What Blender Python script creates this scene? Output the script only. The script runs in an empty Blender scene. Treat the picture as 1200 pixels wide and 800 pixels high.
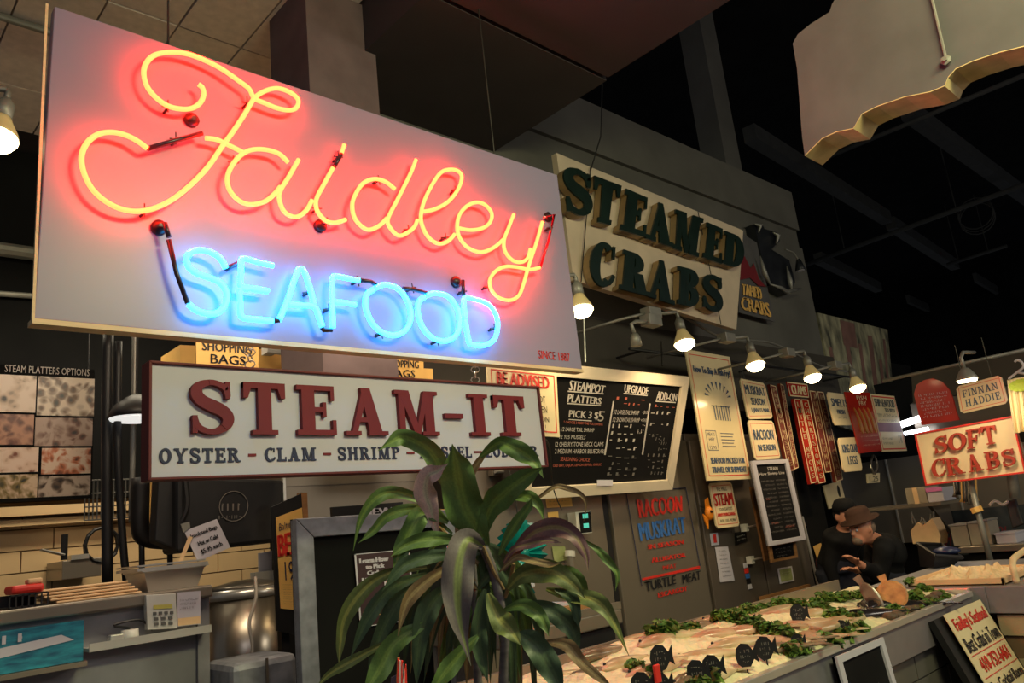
import bpy, math, random
from mathutils import Vector, Matrix, noise
random.seed(7)
R_ = random.Random(11)
sc = bpy.context.scene
COL = sc.collection

# ------------------------------------------------------------------ camera
FPX = 906.0
ZC = Vector((-400, 3700, -906)).normalized()
XC = Vector((980, -116, -906)); XC = (XC - XC.dot(ZC)*ZC).normalized()
YC = ZC.cross(XC)
CAM = Vector((0, 0, 1.5))
ROT = Matrix((XC, YC, ZC))            # world = ROT @ camera space
cd = bpy.data.cameras.new('camera'); cam = bpy.data.objects.new('camera', cd); COL.objects.link(cam)
cam.matrix_world = Matrix.Translation(CAM) @ ROT.to_4x4()
cd.sensor_width = 36; cd.lens = FPX/1200*36; cd.clip_start = .05; cd.clip_end = 200
sc.camera = cam
# ------------------------------------------------------------------ world, exposure, hall lights, added fills
w = bpy.data.worlds.new('world'); sc.world = w; w.use_nodes = True
w.node_tree.nodes['Background'].inputs[0].default_value = (.85, .9, 1, 1)
w.node_tree.nodes['Background'].inputs[1].default_value = .085
vs = sc.view_settings
vs.view_transform = 'Standard'; vs.look = 'None'; vs.gamma = 1; vs.use_curve_mapping = False; vs.exposure = 0.0
def area(name, loc, target, sx, sy, power, color):
    l = bpy.data.lights.new(name, 'AREA'); l.shape = 'RECTANGLE'; l.size = sx; l.size_y = sy; l.energy = power; l.color = color
    o = bpy.data.objects.new(name, l); COL.objects.link(o); o.location = loc
    o.rotation_euler = (Vector(target)-Vector(loc)).to_track_quat('-Z', 'Y').to_euler()
area('hall_light_front', (-1.5, -3.5, 4.2), (2.2, 2.8, 1.9), 3.2, 1.2, 33, (.97, .93, 1))
area('hall_light_side', (6.5, -3.2, 3.6), (6.5, 2.5, 1.4), 2.2, 1.0, 66, (1, .9, .74))
area('kitchen_light', (1.6, 4.7, 3.3), (1.7, 5.4, .8), 1.6, .5, 34, (1, .86, .62))
area('counter_fill', (1.9, -.5, 3.6), (2.9, 1.9, .9), 1.4, .4, 84, (.98, .95, .5))  # added warm fill out of view, offsets the neon pink on fish and ice
area('stall_fill', (1.7, 2.75, 3.0), (1.7, 4.6, 1.3), 1.9, .25, 26, (1, .82, .58))  # added fill behind the neon panel, brightens the signs and kitchen beyond

# ------------------------------------------------------------------ pixel -> plane point
def P(x, y, **k):
    d = ROT @ Vector(((x-600)/FPX, (400-y)/FPX, -1))
    a, v = list(k.items())[0]
    if a == 'D': return CAM + d*v
    i = 'XYZ'.index(a)
    return CAM + d*((v-CAM[i])/d[i])
def V(*a): return Vector(a)

# ------------------------------------------------------------------ materials
MATS = {}
def mat(name, col, rough=.6, metal=0., var=.12, scale=6., bump=0., emit=None, es=0., trans=0., stretch=None, col2=None, coat=0.):
    if name in MATS: return MATS[name]
    m = bpy.data.materials.new(name); m.use_nodes = True; MATS[name] = m
    n = m.node_tree.nodes; l = m.node_tree.links; b = n['Principled BSDF']
    if rough >= .85: b.inputs['Specular IOR Level'].default_value = .15
    b.inputs['Roughness'].default_value = rough; b.inputs['Metallic'].default_value = metal
    if coat: b.inputs['Coat Weight'].default_value = coat; b.inputs['Coat Roughness'].default_value = .08
    if trans: b.inputs['Alpha'].default_value = 1-trans
    c = Vector(col)
    if emit:
        b.inputs['Base Color'].default_value = (*col, 1)
        b.inputs['Emission Color'].default_value = (*emit, 1); b.inputs['Emission Strength'].default_value = es
        return m
    tc = n.new('ShaderNodeTexCoord'); mp = n.new('ShaderNodeMapping'); nz = n.new('ShaderNodeTexNoise'); rp = n.new('ShaderNodeValToRGB')
    if stretch: mp.inputs['Scale'].default_value = stretch
    nz.inputs['Scale'].default_value = scale; nz.inputs['Detail'].default_value = 5
    l.new(tc.outputs['Object'], mp.inputs['Vector']); l.new(mp.outputs[0], nz.inputs['Vector']); l.new(nz.outputs['Fac'], rp.inputs['Fac'])
    rp.color_ramp.elements[0].position = .32; rp.color_ramp.elements[1].position = .68
    lo = Vector(col2) if col2 else c*(1-var); hi = c if col2 else c*(1+var)
    rp.color_ramp.elements[0].color = (*lo, 1); rp.color_ramp.elements[1].color = (*[min(1, v) for v in hi], 1)
    l.new(rp.outputs[0], b.inputs['Base Color'])
    if bump:
        bp = n.new('ShaderNodeBump'); bp.inputs['Strength'].default_value = bump; bp.inputs['Distance'].default_value = .01
        l.new(nz.outputs['Fac'], bp.inputs['Height']); l.new(bp.outputs[0], b.inputs['Normal'])
    return m
def s(r, g, b):                       # sRGB 0-255 to linear
    return tuple(((v/255)/12.92 if v/255 <= .04045 else ((v/255+.055)/1.055)**2.4) for v in (r, g, b))

M_panel = mat('sign_panel_paint', s(138, 131, 158), .38, var=.03, scale=2)
M_white = mat('off_white_paint', s(190, 186, 196), .6, var=.04, scale=3)
M_crabw = mat('aged_cream_paint', s(205, 186, 160), .6, var=.1, scale=4)
M_cream = mat('cream_card', s(232, 212, 168), .45, var=.05, scale=3)
M_creamg = mat('cream_gloss', s(228, 210, 165), .14, var=.04, scale=3, coat=.5)
M_wood = mat('pale_wood_frame', s(226, 200, 155), .5, var=.12, scale=5, stretch=(1, 8, 8))
M_wood2 = mat('brown_wood', s(160, 112, 66), .6, var=.2, scale=5, stretch=(1, 8, 8))
M_maroon = mat('maroon_paint', s(112, 16, 26), .7, var=.08)
M_rust = mat('red_brown_frame', s(128, 44, 38), .7, var=.15, scale=12)
M_navy = mat('navy_ink', s(28, 32, 66), .6, var=.1)
M_dgreen = mat('dark_green_letter', s(22, 38, 32), .3, var=.2)
M_edge = mat('letter_side_cream', s(150, 124, 84), .5)
M_black = mat('black_paint', s(22, 21, 22), .5, var=.2)
M_chalk = mat('chalkboard', s(22, 21, 22), .86, var=.25, scale=4)
M_chalkw = mat('chalk_white', s(205, 198, 190), .9)
M_chalkr = mat('chalk_red', s(200, 110, 90), .9)
M_chalkd = mat('chalk_faint', s(125, 120, 115), .9)
M_inkk = mat('black_ink', s(24, 24, 30), .6)
M_inkb = mat('blue_ink', s(50, 105, 180), .6)
M_inkn = mat('slate_blue_ink', s(62, 82, 110), .6)
M_inkr = mat('red_ink', s(214, 48, 36), .5)
M_red = mat('red_gloss', s(176, 36, 22), .25, var=.08, coat=.4)
M_redbrown = mat('red_brown_board', s(120, 46, 28), .4, var=.2, scale=14, coat=.3)
M_steel = mat('brushed_steel', s(146, 136, 122), .3, .55, var=.06, scale=2)
M_steeld = mat('dark_steel', s(116, 106, 96), .32, .5, var=.1, scale=2)
M_steels = mat('scratched_counter_steel', s(142, 140, 144), .42, .4, var=.3, scale=3)
M_alum = mat('bright_aluminium', s(215, 212, 205), .28, .65, var=.05)
M_galv = mat('galvanised_zinc', s(128, 130, 138), .5, .35, var=.3, scale=14)
M_conduit = mat('grey_conduit', s(140, 138, 130), .45, .4, var=.2)
M_dwall = mat('dark_painted_wall', s(70, 66, 60), .85, var=.14, scale=1.5)
M_vdark = mat('near_black_wall', s(20, 20, 20), .9, var=.3, scale=2)
M_slab = mat('charcoal_ceiling_panel', s(66, 62, 64), .9, var=.08, scale=2)
M_fascia = mat('dusty_grey_beam', s(98, 96, 90), .85, var=.15, scale=2)
M_tile = mat('ceiling_tile_brown', s(232, 218, 210), .9, var=.08, scale=20)
M_block = mat('glazed_tan_block', s(222, 190, 142), .35, var=.05, scale=3, coat=.2)
M_mortar = mat('mortar', s(120, 95, 70), .9)
M_floor = mat('floor_concrete', s(88, 84, 80), .6, var=.2, scale=3)
M_concrete = mat('painted_concrete', s(112, 96, 96), .9, var=.16, scale=5, bump=.3)
M_backsign = mat('weathered_grey_board', s(90, 88, 88), .85, var=.12, scale=5)
M_ply = mat('plywood_edge', s(206, 184, 130), .7, var=.14, scale=16)
M_tube_off = mat('blackout_tube', s(52, 36, 50), .3)
M_clip = mat('tube_support', s(34, 20, 24), .4)
M_glassred = mat('red_tube', s(190, 20, 40), .2)
M_yel = mat('yellow_card', s(226, 178, 96), .6, var=.08)
M_neonr = mat('neon_red_glow', (1, .3, .1), emit=(1., .015, .0037), es=50)
M_neonb = mat('neon_blue_glow', (.2, .8, 1), emit=(.0085, .27, .68), es=24)
M_bulb = mat('lit_bulb_face', (1, .9, .6), emit=(1, .78, .42), es=16)
M_bulbside = mat('bulb_reflector', s(190, 170, 120), .3, emit=(1, .7, .25), es=.12)
M_lampw = mat('lamp_inner_white', (1, 1, 1), emit=(1, 1, .96), es=.75)
M_fluo = mat('fluorescent_tube', (1, 1, 1), emit=(.9, .95, 1), es=8)
M_bag = mat('black_nylon', s(26, 26, 28), .55, var=.3, scale=8, bump=.3)
M_teal = mat('teal_plastic', s(16, 128, 122), .25, var=.3, scale=9)
M_plasticw = mat('white_plastic', s(200, 198, 190), .4)
M_paper = mat('kraft_paper', s(222, 186, 140), .7, var=.08, scale=8)
M_ice = mat('crushed_ice', s(226, 220, 178), .4, var=.12, scale=35, bump=.9)
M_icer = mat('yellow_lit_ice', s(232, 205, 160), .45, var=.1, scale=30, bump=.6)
M_kale = mat('kale_green', s(118, 150, 58), .6, var=.4, scale=30, col2=s(56, 92, 34))
M_fishp = mat('pale_fish_skin', s(214, 194, 156), .3, scale=9, col2=s(172, 142, 104), coat=.4)
M_fishr = mat('rosy_fish_skin', s(206, 178, 144), .3, scale=9, col2=s(168, 116, 90), coat=.4)
M_fishg = mat('grey_brown_fish_skin', s(150, 128, 104), .3, scale=12, col2=s(86, 66, 50), coat=.4)
M_fishk = mat('black_fish_skin', s(34, 30, 34), .25, var=.3, coat=.4)
M_flat = mat('orange_flatfish_skin', s(206, 148, 84), .5, scale=25, col2=s(150, 96, 48))
M_oyster = mat('oyster_shell', s(120, 98, 76), .6, scale=30, col2=s(60, 50, 38))
M_orange = mat('orange_rubber', s(226, 130, 20), .5)
M_green = mat('green_label', s(96, 120, 60), .5, scale=5, col2=s(170, 172, 120))
M_corn = mat('corn_yellow', s(226, 176, 90), .5, var=.12, scale=60, bump=.4)
M_skin = mat('skin', s(190, 130, 104), .5, var=.08)
M_cloth = mat('black_cloth', s(24, 24, 26), .85, var=.25, scale=12)
M_hat = mat('brown_felt_hat', s(70, 50, 42), .9, var=.2)
M_beard = mat('grey_beard', s(120, 104, 92), .9, var=.2, scale=60)
M_jean = mat('dark_trousers', s(40, 42, 52), .9)
M_lobster = mat('fried_fish_yellow', s(186, 122, 56), .5, var=.25, scale=14)
M_purple = mat('dusty_violet_print', s(150, 105, 130), .6)
M_greyp = mat('grey_print', s(90, 90, 88), .8)
M_mural = mat('faded_mural_print', s(176, 170, 136), .7, scale=3.5, col2=s(36, 38, 34), stretch=(2.2, 1, .8))
M_muralr = mat('faded_mural_rose', s(120, 86, 76), .7, var=.2)
M_tarp = mat('black_plastic_sheet', s(30, 32, 36), .35, var=.3, scale=6)
M_stripe = mat('red_white_stripe', s(220, 190, 190), .6)
M_box = mat('blue_box_print', s(40, 140, 160), .45, scale=14, col2=s(20, 80, 110), stretch=(1, 1, 4))
M_boxg = mat('grey_box', s(150, 140, 122), .7, var=.12)
M_cable = mat('cream_cable', s(200, 190, 175), .5)
M_soil = mat('soil', s(50, 36, 26), .95, bump=.5)
M_pot = mat('terracotta_pot', s(140, 80, 56), .8)
M_bark = mat('cane_bark', s(118, 112, 112), .85, var=.25, scale=18, stretch=(1, 1, 5))
M_pinkn = mat('pink_note', s(214, 120, 180), .6)
M_rope = mat('wire', s(60, 58, 54), .5, .5)
M_stain = mat('glass_pane', s(60, 66, 70), .1, var=.3)

# ------------------------------------------------------------------ objects
OFF = {}
def root(name, label, cat, loc, group=None):
    o = bpy.data.objects.new(name, None); o.empty_display_size = .1; COL.objects.link(o); o.location = loc
    o['label'] = label; o['category'] = cat
    if group: o['group'] = group
    OFF[o.name] = Vector(loc); return o
def tag(o, label, cat, group=None, kind=None):
    o['label'] = label; o['category'] = cat
    if group: o['group'] = group
    if kind: o['kind'] = kind
    return o
class MB:
    def __init__(s): s.v = []; s.f = []; s.uv = None
    def add(s, vs, fs):
        b = len(s.v); s.v += [Vector(v) for v in vs]; s.f += [tuple(i+b for i in f) for f in fs]; return s
    def hexa(s, a, b):      # a, b: lists of n points (front, back)
        n = len(a)
        return s.add(list(a)+list(b), [tuple(range(n)), tuple(range(2*n-1, n-1, -1))] + [(i, i+n, (i+1) % n+n, (i+1) % n) for i in range(n)])
    def box(s, x0, y0, z0, x1, y1, z1):
        return s.hexa([V(x0, y0, z0), V(x1, y0, z0), V(x1, y1, z0), V(x0, y1, z0)], [V(x0, y0, z1), V(x1, y0, z1), V(x1, y1, z1), V(x0, y1, z1)])
    def tube(s, pts, r, n=10, cap=True, flat=1.0, fax=None):
        pts = [Vector(p) for p in pts]; rs = r if isinstance(r, (list, tuple)) else [r]*len(pts)
        up = None; base = len(s.v); m = len(pts)
        for i, p in enumerate(pts):
            t = (pts[min(i+1, m-1)]-pts[max(i-1, 0)]).normalized()
            if up is None:
                up = Vector(fax) if fax else (V(0, 0, 1) if abs(t.z) < .9 else V(0, 1, 0))
            up = (up - t*up.dot(t)); up = up.normalized() if up.length > 1e-6 else t.orthogonal().normalized()
            sd = t.cross(up)
            for k in range(n):
                a = 2*math.pi*k/n
                s.v.append(p + up*math.cos(a)*rs[i]*flat + sd*math.sin(a)*rs[i])
        for i in range(m-1):
            for k in range(n):
                a = base+i*n+k; b = base+i*n+(k+1) % n
                s.f.append((a, b, b+n, a+n))
        if cap:
            s.f.append(tuple(base+k for k in range(n-1, -1, -1))); s.f.append(tuple(base+(m-1)*n+k for k in range(n)))
        return s
    def lathe(s, c, prof, n=20, axis=V(0, 0, 1), sx=1, sy=1):   # prof: (radius, height)
        c = Vector(c); axis = Vector(axis).normalized(); u = axis.orthogonal().normalized(); w_ = axis.cross(u); base = len(s.v)
        for (r, h) in prof:
            for k in range(n):
                a = 2*math.pi*k/n; s.v.append(c+axis*h+u*math.cos(a)*r*sx+w_*math.sin(a)*r*sy)
        for i in range(len(prof)-1):
            for k in range(n):
                a = base+i*n+k; b = base+i*n+(k+1) % n; s.f.append((a, b, b+n, a+n))
        s.f.append(tuple(base+k for k in range(n-1, -1, -1))); s.f.append(tuple(base+(len(prof)-1)*n+k for k in range(n)))
        return s
    def ball(s, c, rx, ry=None, rz=None, n=10, m=7):
        ry = ry or rx; rz = rz or rx; c = Vector(c); base = len(s.v)
        s.v.append(c+V(0, 0, -rz))
        for i in range(1, m):
            ph = -math.pi/2+math.pi*i/m
            for k in range(n):
                a = 2*math.pi*k/n; s.v.append(c+V(rx*math.cos(ph)*math.cos(a), ry*math.cos(ph)*math.sin(a), rz*math.sin(ph)))
        s.v.append(c+V(0, 0, rz)); top = len(s.v)-1
        for k in range(n):
            s.f.append((base, base+1+(k+1) % n, base+1+k)); s.f.append((top, base+1+(m-2)*n+k, base+1+(m-2)*n+(k+1) % n))
        for i in range(m-2):
            for k in range(n):
                a = base+1+i*n+k; b = base+1+i*n+(k+1) % n; s.f.append((a, b, b+n, a+n))
        return s
def obj(name, mb, m, parent=None, smooth=False, fixn=True, kind=None, bevel=0):
    me = bpy.data.meshes.new(name)
    if parent is not None: off = OFF[parent.name]; loc = V(0, 0, 0)
    else:
        xs = [v.x for v in mb.v]; ys = [v.y for v in mb.v]; zs = [v.z for v in mb.v]
        off = V((min(xs)+max(xs))/2, (min(ys)+max(ys))/2, min(zs)); loc = off
    me.from_pydata([v-off for v in mb.v], [], mb.f)
    if mb.uv:
        u = me.uv_layers.new(name='UVMap')
        for lp in me.loops: u.data[lp.index].uv = mb.uv[lp.vertex_index]
    me.materials.append(m)
    if smooth:
        me.polygons.foreach_set('use_smooth', [len(p.vertices) <= 4 for p in me.polygons])
    o = bpy.data.objects.new(name, me); COL.objects.link(o); o.location = loc; OFF[o.name] = off
    if parent is not None: o.parent = parent
    if kind: o['kind'] = kind
    if bevel:
        b = o.modifiers.new('bevel', 'BEVEL'); b.width = bevel; b.segments = 2; b.limit_method = 'ANGLE'
    return o
def fix(mb):
    return mb
def part(name, mb, m, parent, **k): return obj(name, mb, m, parent, **k)
def catmull(p, k=5, closed=False):
    p = [Vector(q) for q in p]; n = len(p); out = []
    for i in range(n-1):
        a, b, c, d = p[max(i-1, 0)], p[i], p[i+1], p[min(i+2, n-1)]
        for j in range(k):
            t = j/k; t2 = t*t; t3 = t2*t
            out.append(.5*((2*b)+(c-a)*t+(2*a-5*b+4*c-d)*t2+(3*b-a-3*c+d)*t3))
    out.append(p[-1]); return out
# quads: [TL, TR, BR, BL] world points
def quad(pxs, **k): return [P(x, y, **k) for x, y in pxs]
def qn(q):
    n = (q[1]-q[0]).cross(q[3]-q[0]).normalized()
    if n.dot(CAM-q[0]) < 0: n = -n
    return n
def qat(q, u, v, h=0.):
    return (q[0]*(1-u)+q[1]*u)*(1-v)+(q[3]*(1-u)+q[2]*u)*v + qn(q)*h
def sub(q, u0, v0, u1, v1, h=0.): return [qat(q, u0, v0, h), qat(q, u1, v0, h), qat(q, u1, v1, h), qat(q, u0, v1, h)]
def slab(q, t=.012, mb=None):
    n = qn(q); mb = mb or MB(); return mb.hexa(q, [p-n*t for p in q])
def chamf(q, c=.08, ca=None):       # octagon-cornered sign outline
    cv = ca or c
    uv = [(c, 0), (1-c, 0), (1, cv), (1, 1-cv), (1-c, 1), (c, 1), (0, 1-cv), (0, cv)]
    return [qat(q, u, v) for u, v in uv]
def frame(q, wu, wv, t, h=0., mb=None):
    mb = mb or MB(); n = qn(q); o = [p+n*h for p in q]; i = sub(q, wu, wv, 1-wu, 1-wv, h)
    for k in range(4):
        a, b, c, d = o[k], o[(k+1) % 4], i[(k+1) % 4], i[k]
        mb.hexa([a, b, c, d], [x-n*t for x in (a, b, c, d)])
    return mb
TXT = {}
def textmesh(t):
    if t in TXT: return TXT[t]
    c = bpy.data.curves.new('t', 'FONT'); c.body = t; c.size = 1; c.resolution_u = 2
    o = bpy.data.objects.new('t', c); COL.objects.link(o); bpy.context.view_layer.update()
    dg = bpy.context.evaluated_depsgraph_get(); me = bpy.data.meshes.new_from_object(o.evaluated_get(dg))
    vs = [(v.co.x, v.co.y) for v in me.vertices]; fs = [tuple(p.vertices) for p in me.polygons]
    bpy.data.objects.remove(o); bpy.data.curves.remove(c); bpy.data.meshes.remove(me)
    x0 = min(v[0] for v in vs); x1 = max(v[0] for v in vs); y0 = min(v[1] for v in vs); y1 = max(v[1] for v in vs)
    TXT[t] = ([((x-x0)/(x1-x0+1e-9), (y-y0)/(y1-y0+1e-9)) for x, y in vs], fs, (x1-x0)/(y1-y0)); return TXT[t]
def words(mb, q, t, u0, v0, u1, v1, h=.003, slant=0., bold=0):
    vs, fs, _ = textmesh(t)
    for du in ([0] if not bold else [-bold, 0, bold]):
        mb.add([qat(q, u0+(u1-u0)*x+slant*y+du, v1-(v1-v0)*y, h+abs(du)*.001) for x, y in vs], fs)
    return mb
def scrib(mb, q, u0, v0, u1, v1, h=.003, n=None, rnd=R_):
    n = n or max(4, int((u1-u0)/(v1-v0)*2.2)); u = u0; du = (u1-u0)/n
    for i in range(n):
        if rnd.random() < .08: continue
        ua = u0+i*du+du*.15; ub = ua+du*rnd.uniform(.25, .7); k = rnd.random()
        if k < .55: mb.add([qat(q, ua, v0, h), qat(q, ua+du*.25, v0, h), qat(q, ua+du*.25, v1, h), qat(q, ua, v1, h)], [(0, 1, 2, 3)])
        if k > .3:
            vv = rnd.uniform(v0, v1-(v1-v0)*.25); mb.add([qat(q, ua, vv, h), qat(q, ub, vv, h), qat(q, ub, vv+(v1-v0)*.25, h), qat(q, ua, vv+(v1-v0)*.25, h)], [(0, 1, 2, 3)])
    return mb
def rectm(mb, q, u0, v0, u1, v1, h=.003): mb.add(sub(q, u0, v0, u1, v1, h), [(0, 1, 2, 3)]); return mb
def border(mb, q, m, wd, h=.003, mv=None, wv=None):
    mv = mv or m; wv = wv or wd
    rectm(mb, q, m, mv, 1-m, mv+wv, h); rectm(mb, q, m, 1-mv-wv, 1-m, 1-mv, h); rectm(mb, q, m, mv, m+wd, 1-mv, h); rectm(mb, q, 1-m-wd, mv, 1-m, 1-mv, h); return mb

# ------------------------------------------------------------------ slab serif glyphs
def arc(cx, cy, rx, ry, a0, a1, wx, wy, n=14):
    out = []
    for i in range(n):
        a = math.radians(a0+(a1-a0)*i/n); b = math.radians(a0+(a1-a0)*(i+1)/n)
        p = lambda t, k: (cx+(rx-wx*k)*math.cos(t), cy+(ry-wy*k)*math.sin(t))
        out.append([p(a, 0), p(b, 0), p(b, 1), p(a, 1)])
    return out
def rc(x0, y0, x1, y1): return [[(x0, y0), (x1, y0), (x1, y1), (x0, y1)]]
def stroke(pts, ws):
    q = catmull([V(*p, w_) for p, w_ in zip(pts, ws)], 4); out = []
    def e(i):
        t = (q[min(i+1, len(q)-1)]-q[max(i-1, 0)]); t.z = 0; t.normalize(); n = V(-t.y, t.x, 0); c = V(q[i].x, q[i].y, 0); return c+n*q[i].z/2, c-n*q[i].z/2
    for i in range(len(q)-1):
        a, b = e(i); c, d = e(i+1); out.append([(a.x, a.y), (c.x, c.y), (d.x, d.y), (b.x, b.y)])
    return out
def glyph(ch, T=.2, t=.09):
    s_ = max(.07, t*.85); st = lambda x: rc(x, 0, x+T, 1); k = T/.2
    if ch == 'I': return rc(.1, 0, .1+T, 1)+rc(0, 0, .2+T, s_)+rc(0, 1-s_, .2+T, 1), .2+T
    if ch == '-': return rc(0, .4, .32, .4+t*1.1), .32
    if ch == 'T': return rc(.33-T/2, 0, .33+T/2, 1)+rc(0, 1-t*1.1, .66, 1)+[[(0, 1), (0, .7), (.07, .7), (.15, 1)]]+[[(.51, 1), (.59, .7), (.66, .7), (.66, 1)]]+rc(.13, 0, .53, s_), .66
    if ch in 'EF':
        g = st(.08)+rc(0, 1-t, .62, 1)+rc(.2, .46, .48, .46+t)+rc(.42, .36, .48, .66)+rc(.56, .7, .62, 1)
        return (g+(rc(0, 0, .64, t)+rc(.58, 0, .64, .3) if ch == 'E' else rc(0, 0, .2+T, s_))), .64
    if ch == 'L': return st(.08)+rc(0, 1-s_, .18+T, 1)+rc(0, 0, .6, t)+rc(.54, 0, .6, .32), .6
    if ch == 'A': return [[(.1, 0), (.1+t, 0), (.46, 1), (.34, 1)], [(.68-T*1.1, 0), (.7, 0), (.48, 1), (.3, 1)]]+rc(.2, .27, .56, .27+t)+rc(0, 0, .28, s_)+rc(.43, 0, .8, s_), .8
    if ch == 'M': return rc(.08, 0, .08+max(t, T*.6), 1)+rc(.86-T, 0, .86, 1)+[[(.08, 1), (.08+T*1.1, 1), (.52, .08), (.42, 0)], [(.86-T, 1), (.86-T*.4, 1), (.52, 0), (.42, 0)]]+rc(0, 0, .3, s_)+rc(.58, 0, .96, s_)+rc(0, 1-s_, .2, 1)+rc(.76, 1-s_, .96, 1), .96
    if ch == 'N': return rc(.08, 0, .08+max(t, T*.6), 1)+rc(.62, 0, .62+max(t, T*.6), 1)+[[(.08, 1), (.08+T*1.1, 1), (.62+T*.5, 0), (.56, 0)]]+rc(0, 0, .3, s_)+rc(0, 1-s_, .2, 1)+rc(.52, 1-s_, .82, 1), .82
    if ch == 'O': return arc(.36, .5, .36, .52, 0, 360, T, t, 24), .72
    if ch == 'C': return arc(.36, .5, .36, .52, 52, 308, T, t, 18)+rc(.58, .68, .65, .98)+stroke([(.55, .1), (.62, .2), (.66, .3)], [t*.9, t*.8, t*.7]), .68
    if ch == 'S':
        return stroke([(.54, .70), (.5, .86), (.32, .955), (.13, .89), (.09, .74), (.17, .61), (.33, .51), (.48, .41), (.54, .27), (.48, .12), (.3, .045), (.12, .12), (.06, .3)], [t*.8, t, t, t*1.4, T*.8, T*.95, T*1.05, T*.95, T*.8, t*1.4, t, t, t*.8])+rc(.5, .66, .57, .98)+rc(.03, .02, .1, .34), .62
    if ch in 'RPB':
        g = st(.08)+rc(0, 0, .2+T, s_)+rc(0, 1-s_, .35, 1)+arc(.36, .75, .28, .25, -90, 90, T*.95, t, 10)+rc(.25, 1-t, .37, 1)+rc(.25, .5, .37, .5+t)
        if ch == 'R': g += [[(.34, .5), (.34+T, .5), (.74, 0), (.74-T*1.1, 0)]]+rc(.62, 0, .82, s_)
        if ch == 'B': g += arc(.36, .27, .33, .27, -90, 90, T*.95, t, 10)+rc(.25, 0, .37, t)+rc(.25, .54-t, .37, .54)
        return g, (.8 if ch == 'R' else .7)
    if ch == 'D': return st(.08)+rc(0, 0, .35, s_)+rc(0, 1-s_, .35, 1)+arc(.34, .5, .38, .5, -90, 90, T, t, 16)+rc(.2, 1-t, .35, 1)+rc(.2, 0, .35, t), .72
    if ch == 'H': return st(.08)+rc(.7-T, 0, .7, 1)+rc(.2, .46, .6, .46+t)+rc(0, 0, .3, s_)+rc(0, 1-s_, .3, 1)+rc(.48, 0, .78, s_)+rc(.48, 1-s_, .78, 1), .78
    if ch == 'U': return rc(.08, .3, .08+T, 1)+rc(.7-t, .3, .7, 1)+arc(.39, .3, .31, .3, 180, 360, T*.9, t, 12)+rc(0, 1-s_, .3, 1)+rc(.5, 1-s_, .78, 1), .78
    if ch == 'Y': return rc(.4-T/2, 0, .4+T/2, .5)+[[(.05, 1), (.05+T, 1), (.4+T/2, .45), (.4-T/2, .45)], [(.7-t, 1), (.75, 1), (.4+T/2, .45), (.4, .4)]]+rc(.22, 0, .58, s_)+rc(0, 1-s_, .3, 1)+rc(.54, 1-s_, .82, 1), .82
    return [], .4
def slabglyph(mb, q, polys, gw, u0, v0, u1, v1, h0, h1, mb2=None):
    for ip, pl in enumerate(polys):
        hh = h1+(ip % 9)*.00022
        fr = [qat(q, u0+(u1-u0)*x/gw, v1-(v1-v0)*y, hh) for x, y in pl]; bk = [qat(q, u0+(u1-u0)*x/gw, v1-(v1-v0)*y, h0) for x, y in pl]
        mb.hexa(fr, bk)
    return mb
def slabline(q, text, u0, v0, u1, v1, T, t, h0=.001, h1=.004, gap=.14):
    mb = MB(); ws = [glyph(c, T, t) if c != ' ' else ([], .45) for c in text]; tot = sum(w_[1]+gap for w_ in ws)-gap; k = (u1-u0)/tot; u = u0
    for g, gw in ws:
        if g: slabglyph(mb, q, g, gw, u, v0, u+gw*k, v1, h0, h1)
        u += (gw+gap)*k
    return mb

# =================================================================== SETTING
o = obj('floor', MB().box(-6, -6, -.1, 16, 9, 0), M_floor, kind='structure')
# low tiled ceiling, charcoal slab, tall hall beyond
ceil = obj('ceiling', MB().box(-1.9, -1, 4.54, 2.2, 6.2, 4.7), M_slab, kind='structure')
k = 0
tm = None
for i in range(11):
    for j in range(9):
        x0 = -1.9+i*.372; y0 = 1.15+j*.56
        if x0+.36 > 2.2 or y0+.55 > 6.1: continue
        part('ceiling_tile', MB().box(x0, y0, 4.5+R_.uniform(-.004, .004), x0+.362, y0+.55, 4.54), M_tile, ceil)
part('rail', MB().tube([V(-.6, 4.33, 4.46), V(1.5, 4.33, 4.46)], .022), M_conduit, ceil)
slb = obj('trim_1', MB().box(2.2, -1.0, 4.2, 3.6, 2.59, 4.7).box(2.2, 2.62, 4.2, 3.62, 3.72, 4.7).box(2.2, 2.55, 4.26, 3.58, 2.66, 4.7), M_slab, kind='structure')
fas = obj('trim_2', MB().box(2.3, 3.74, 3.0, 8.4, 3.95, 4.98).box(2.3, 3.70, 4.52, 8.4, 3.95, 5.0).box(2.3, 3.71, 3.0, 8.4, 3.95, 4.3), M_fascia, kind='structure')
obj('trim_3', MB().box(1.84, 3.2, 2.0, 2.27, 3.62, 4.5), M_concrete, kind='structure')
obj('wall_back', MB().box(-1.2, 6.02, 0, 3.1, 6.2, 4.5), M_mortar, kind='structure')
wb = bpy.data.objects['wall_back']
for r in range(7):
    for c in range(9):
        x0 = .45+c*.37-(.185 if r % 2 else 0); z0 = 1.02+r*.138
        if x0 > 3.0: continue
        part('block', MB().box(x0, 6.0+R_.uniform(0, .004), z0, min(x0+.362, 3.08), 6.03, z0+.13), M_block, wb)
part('upper_panel', MB().box(-1.2, 5.93, 2.02, 3.0, 6.02, 4.5), M_vdark, wb)
part('ledge', MB().box(.2, 5.84, 1.92, 1.9, 6.02, 1.98).box(.2, 5.88, 1.86, 1.9, 6.02, 1.9), M_block, wb)
part('pipe', MB().tube([P(-15, 290, Y=5.85), P(60, 300, Y=5.85)], .05), M_conduit, wb)
part('pipe', MB().tube([P(-15, 343, Y=5.85), P(60, 348, Y=5.85)], .02), M_conduit, wb)
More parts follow.
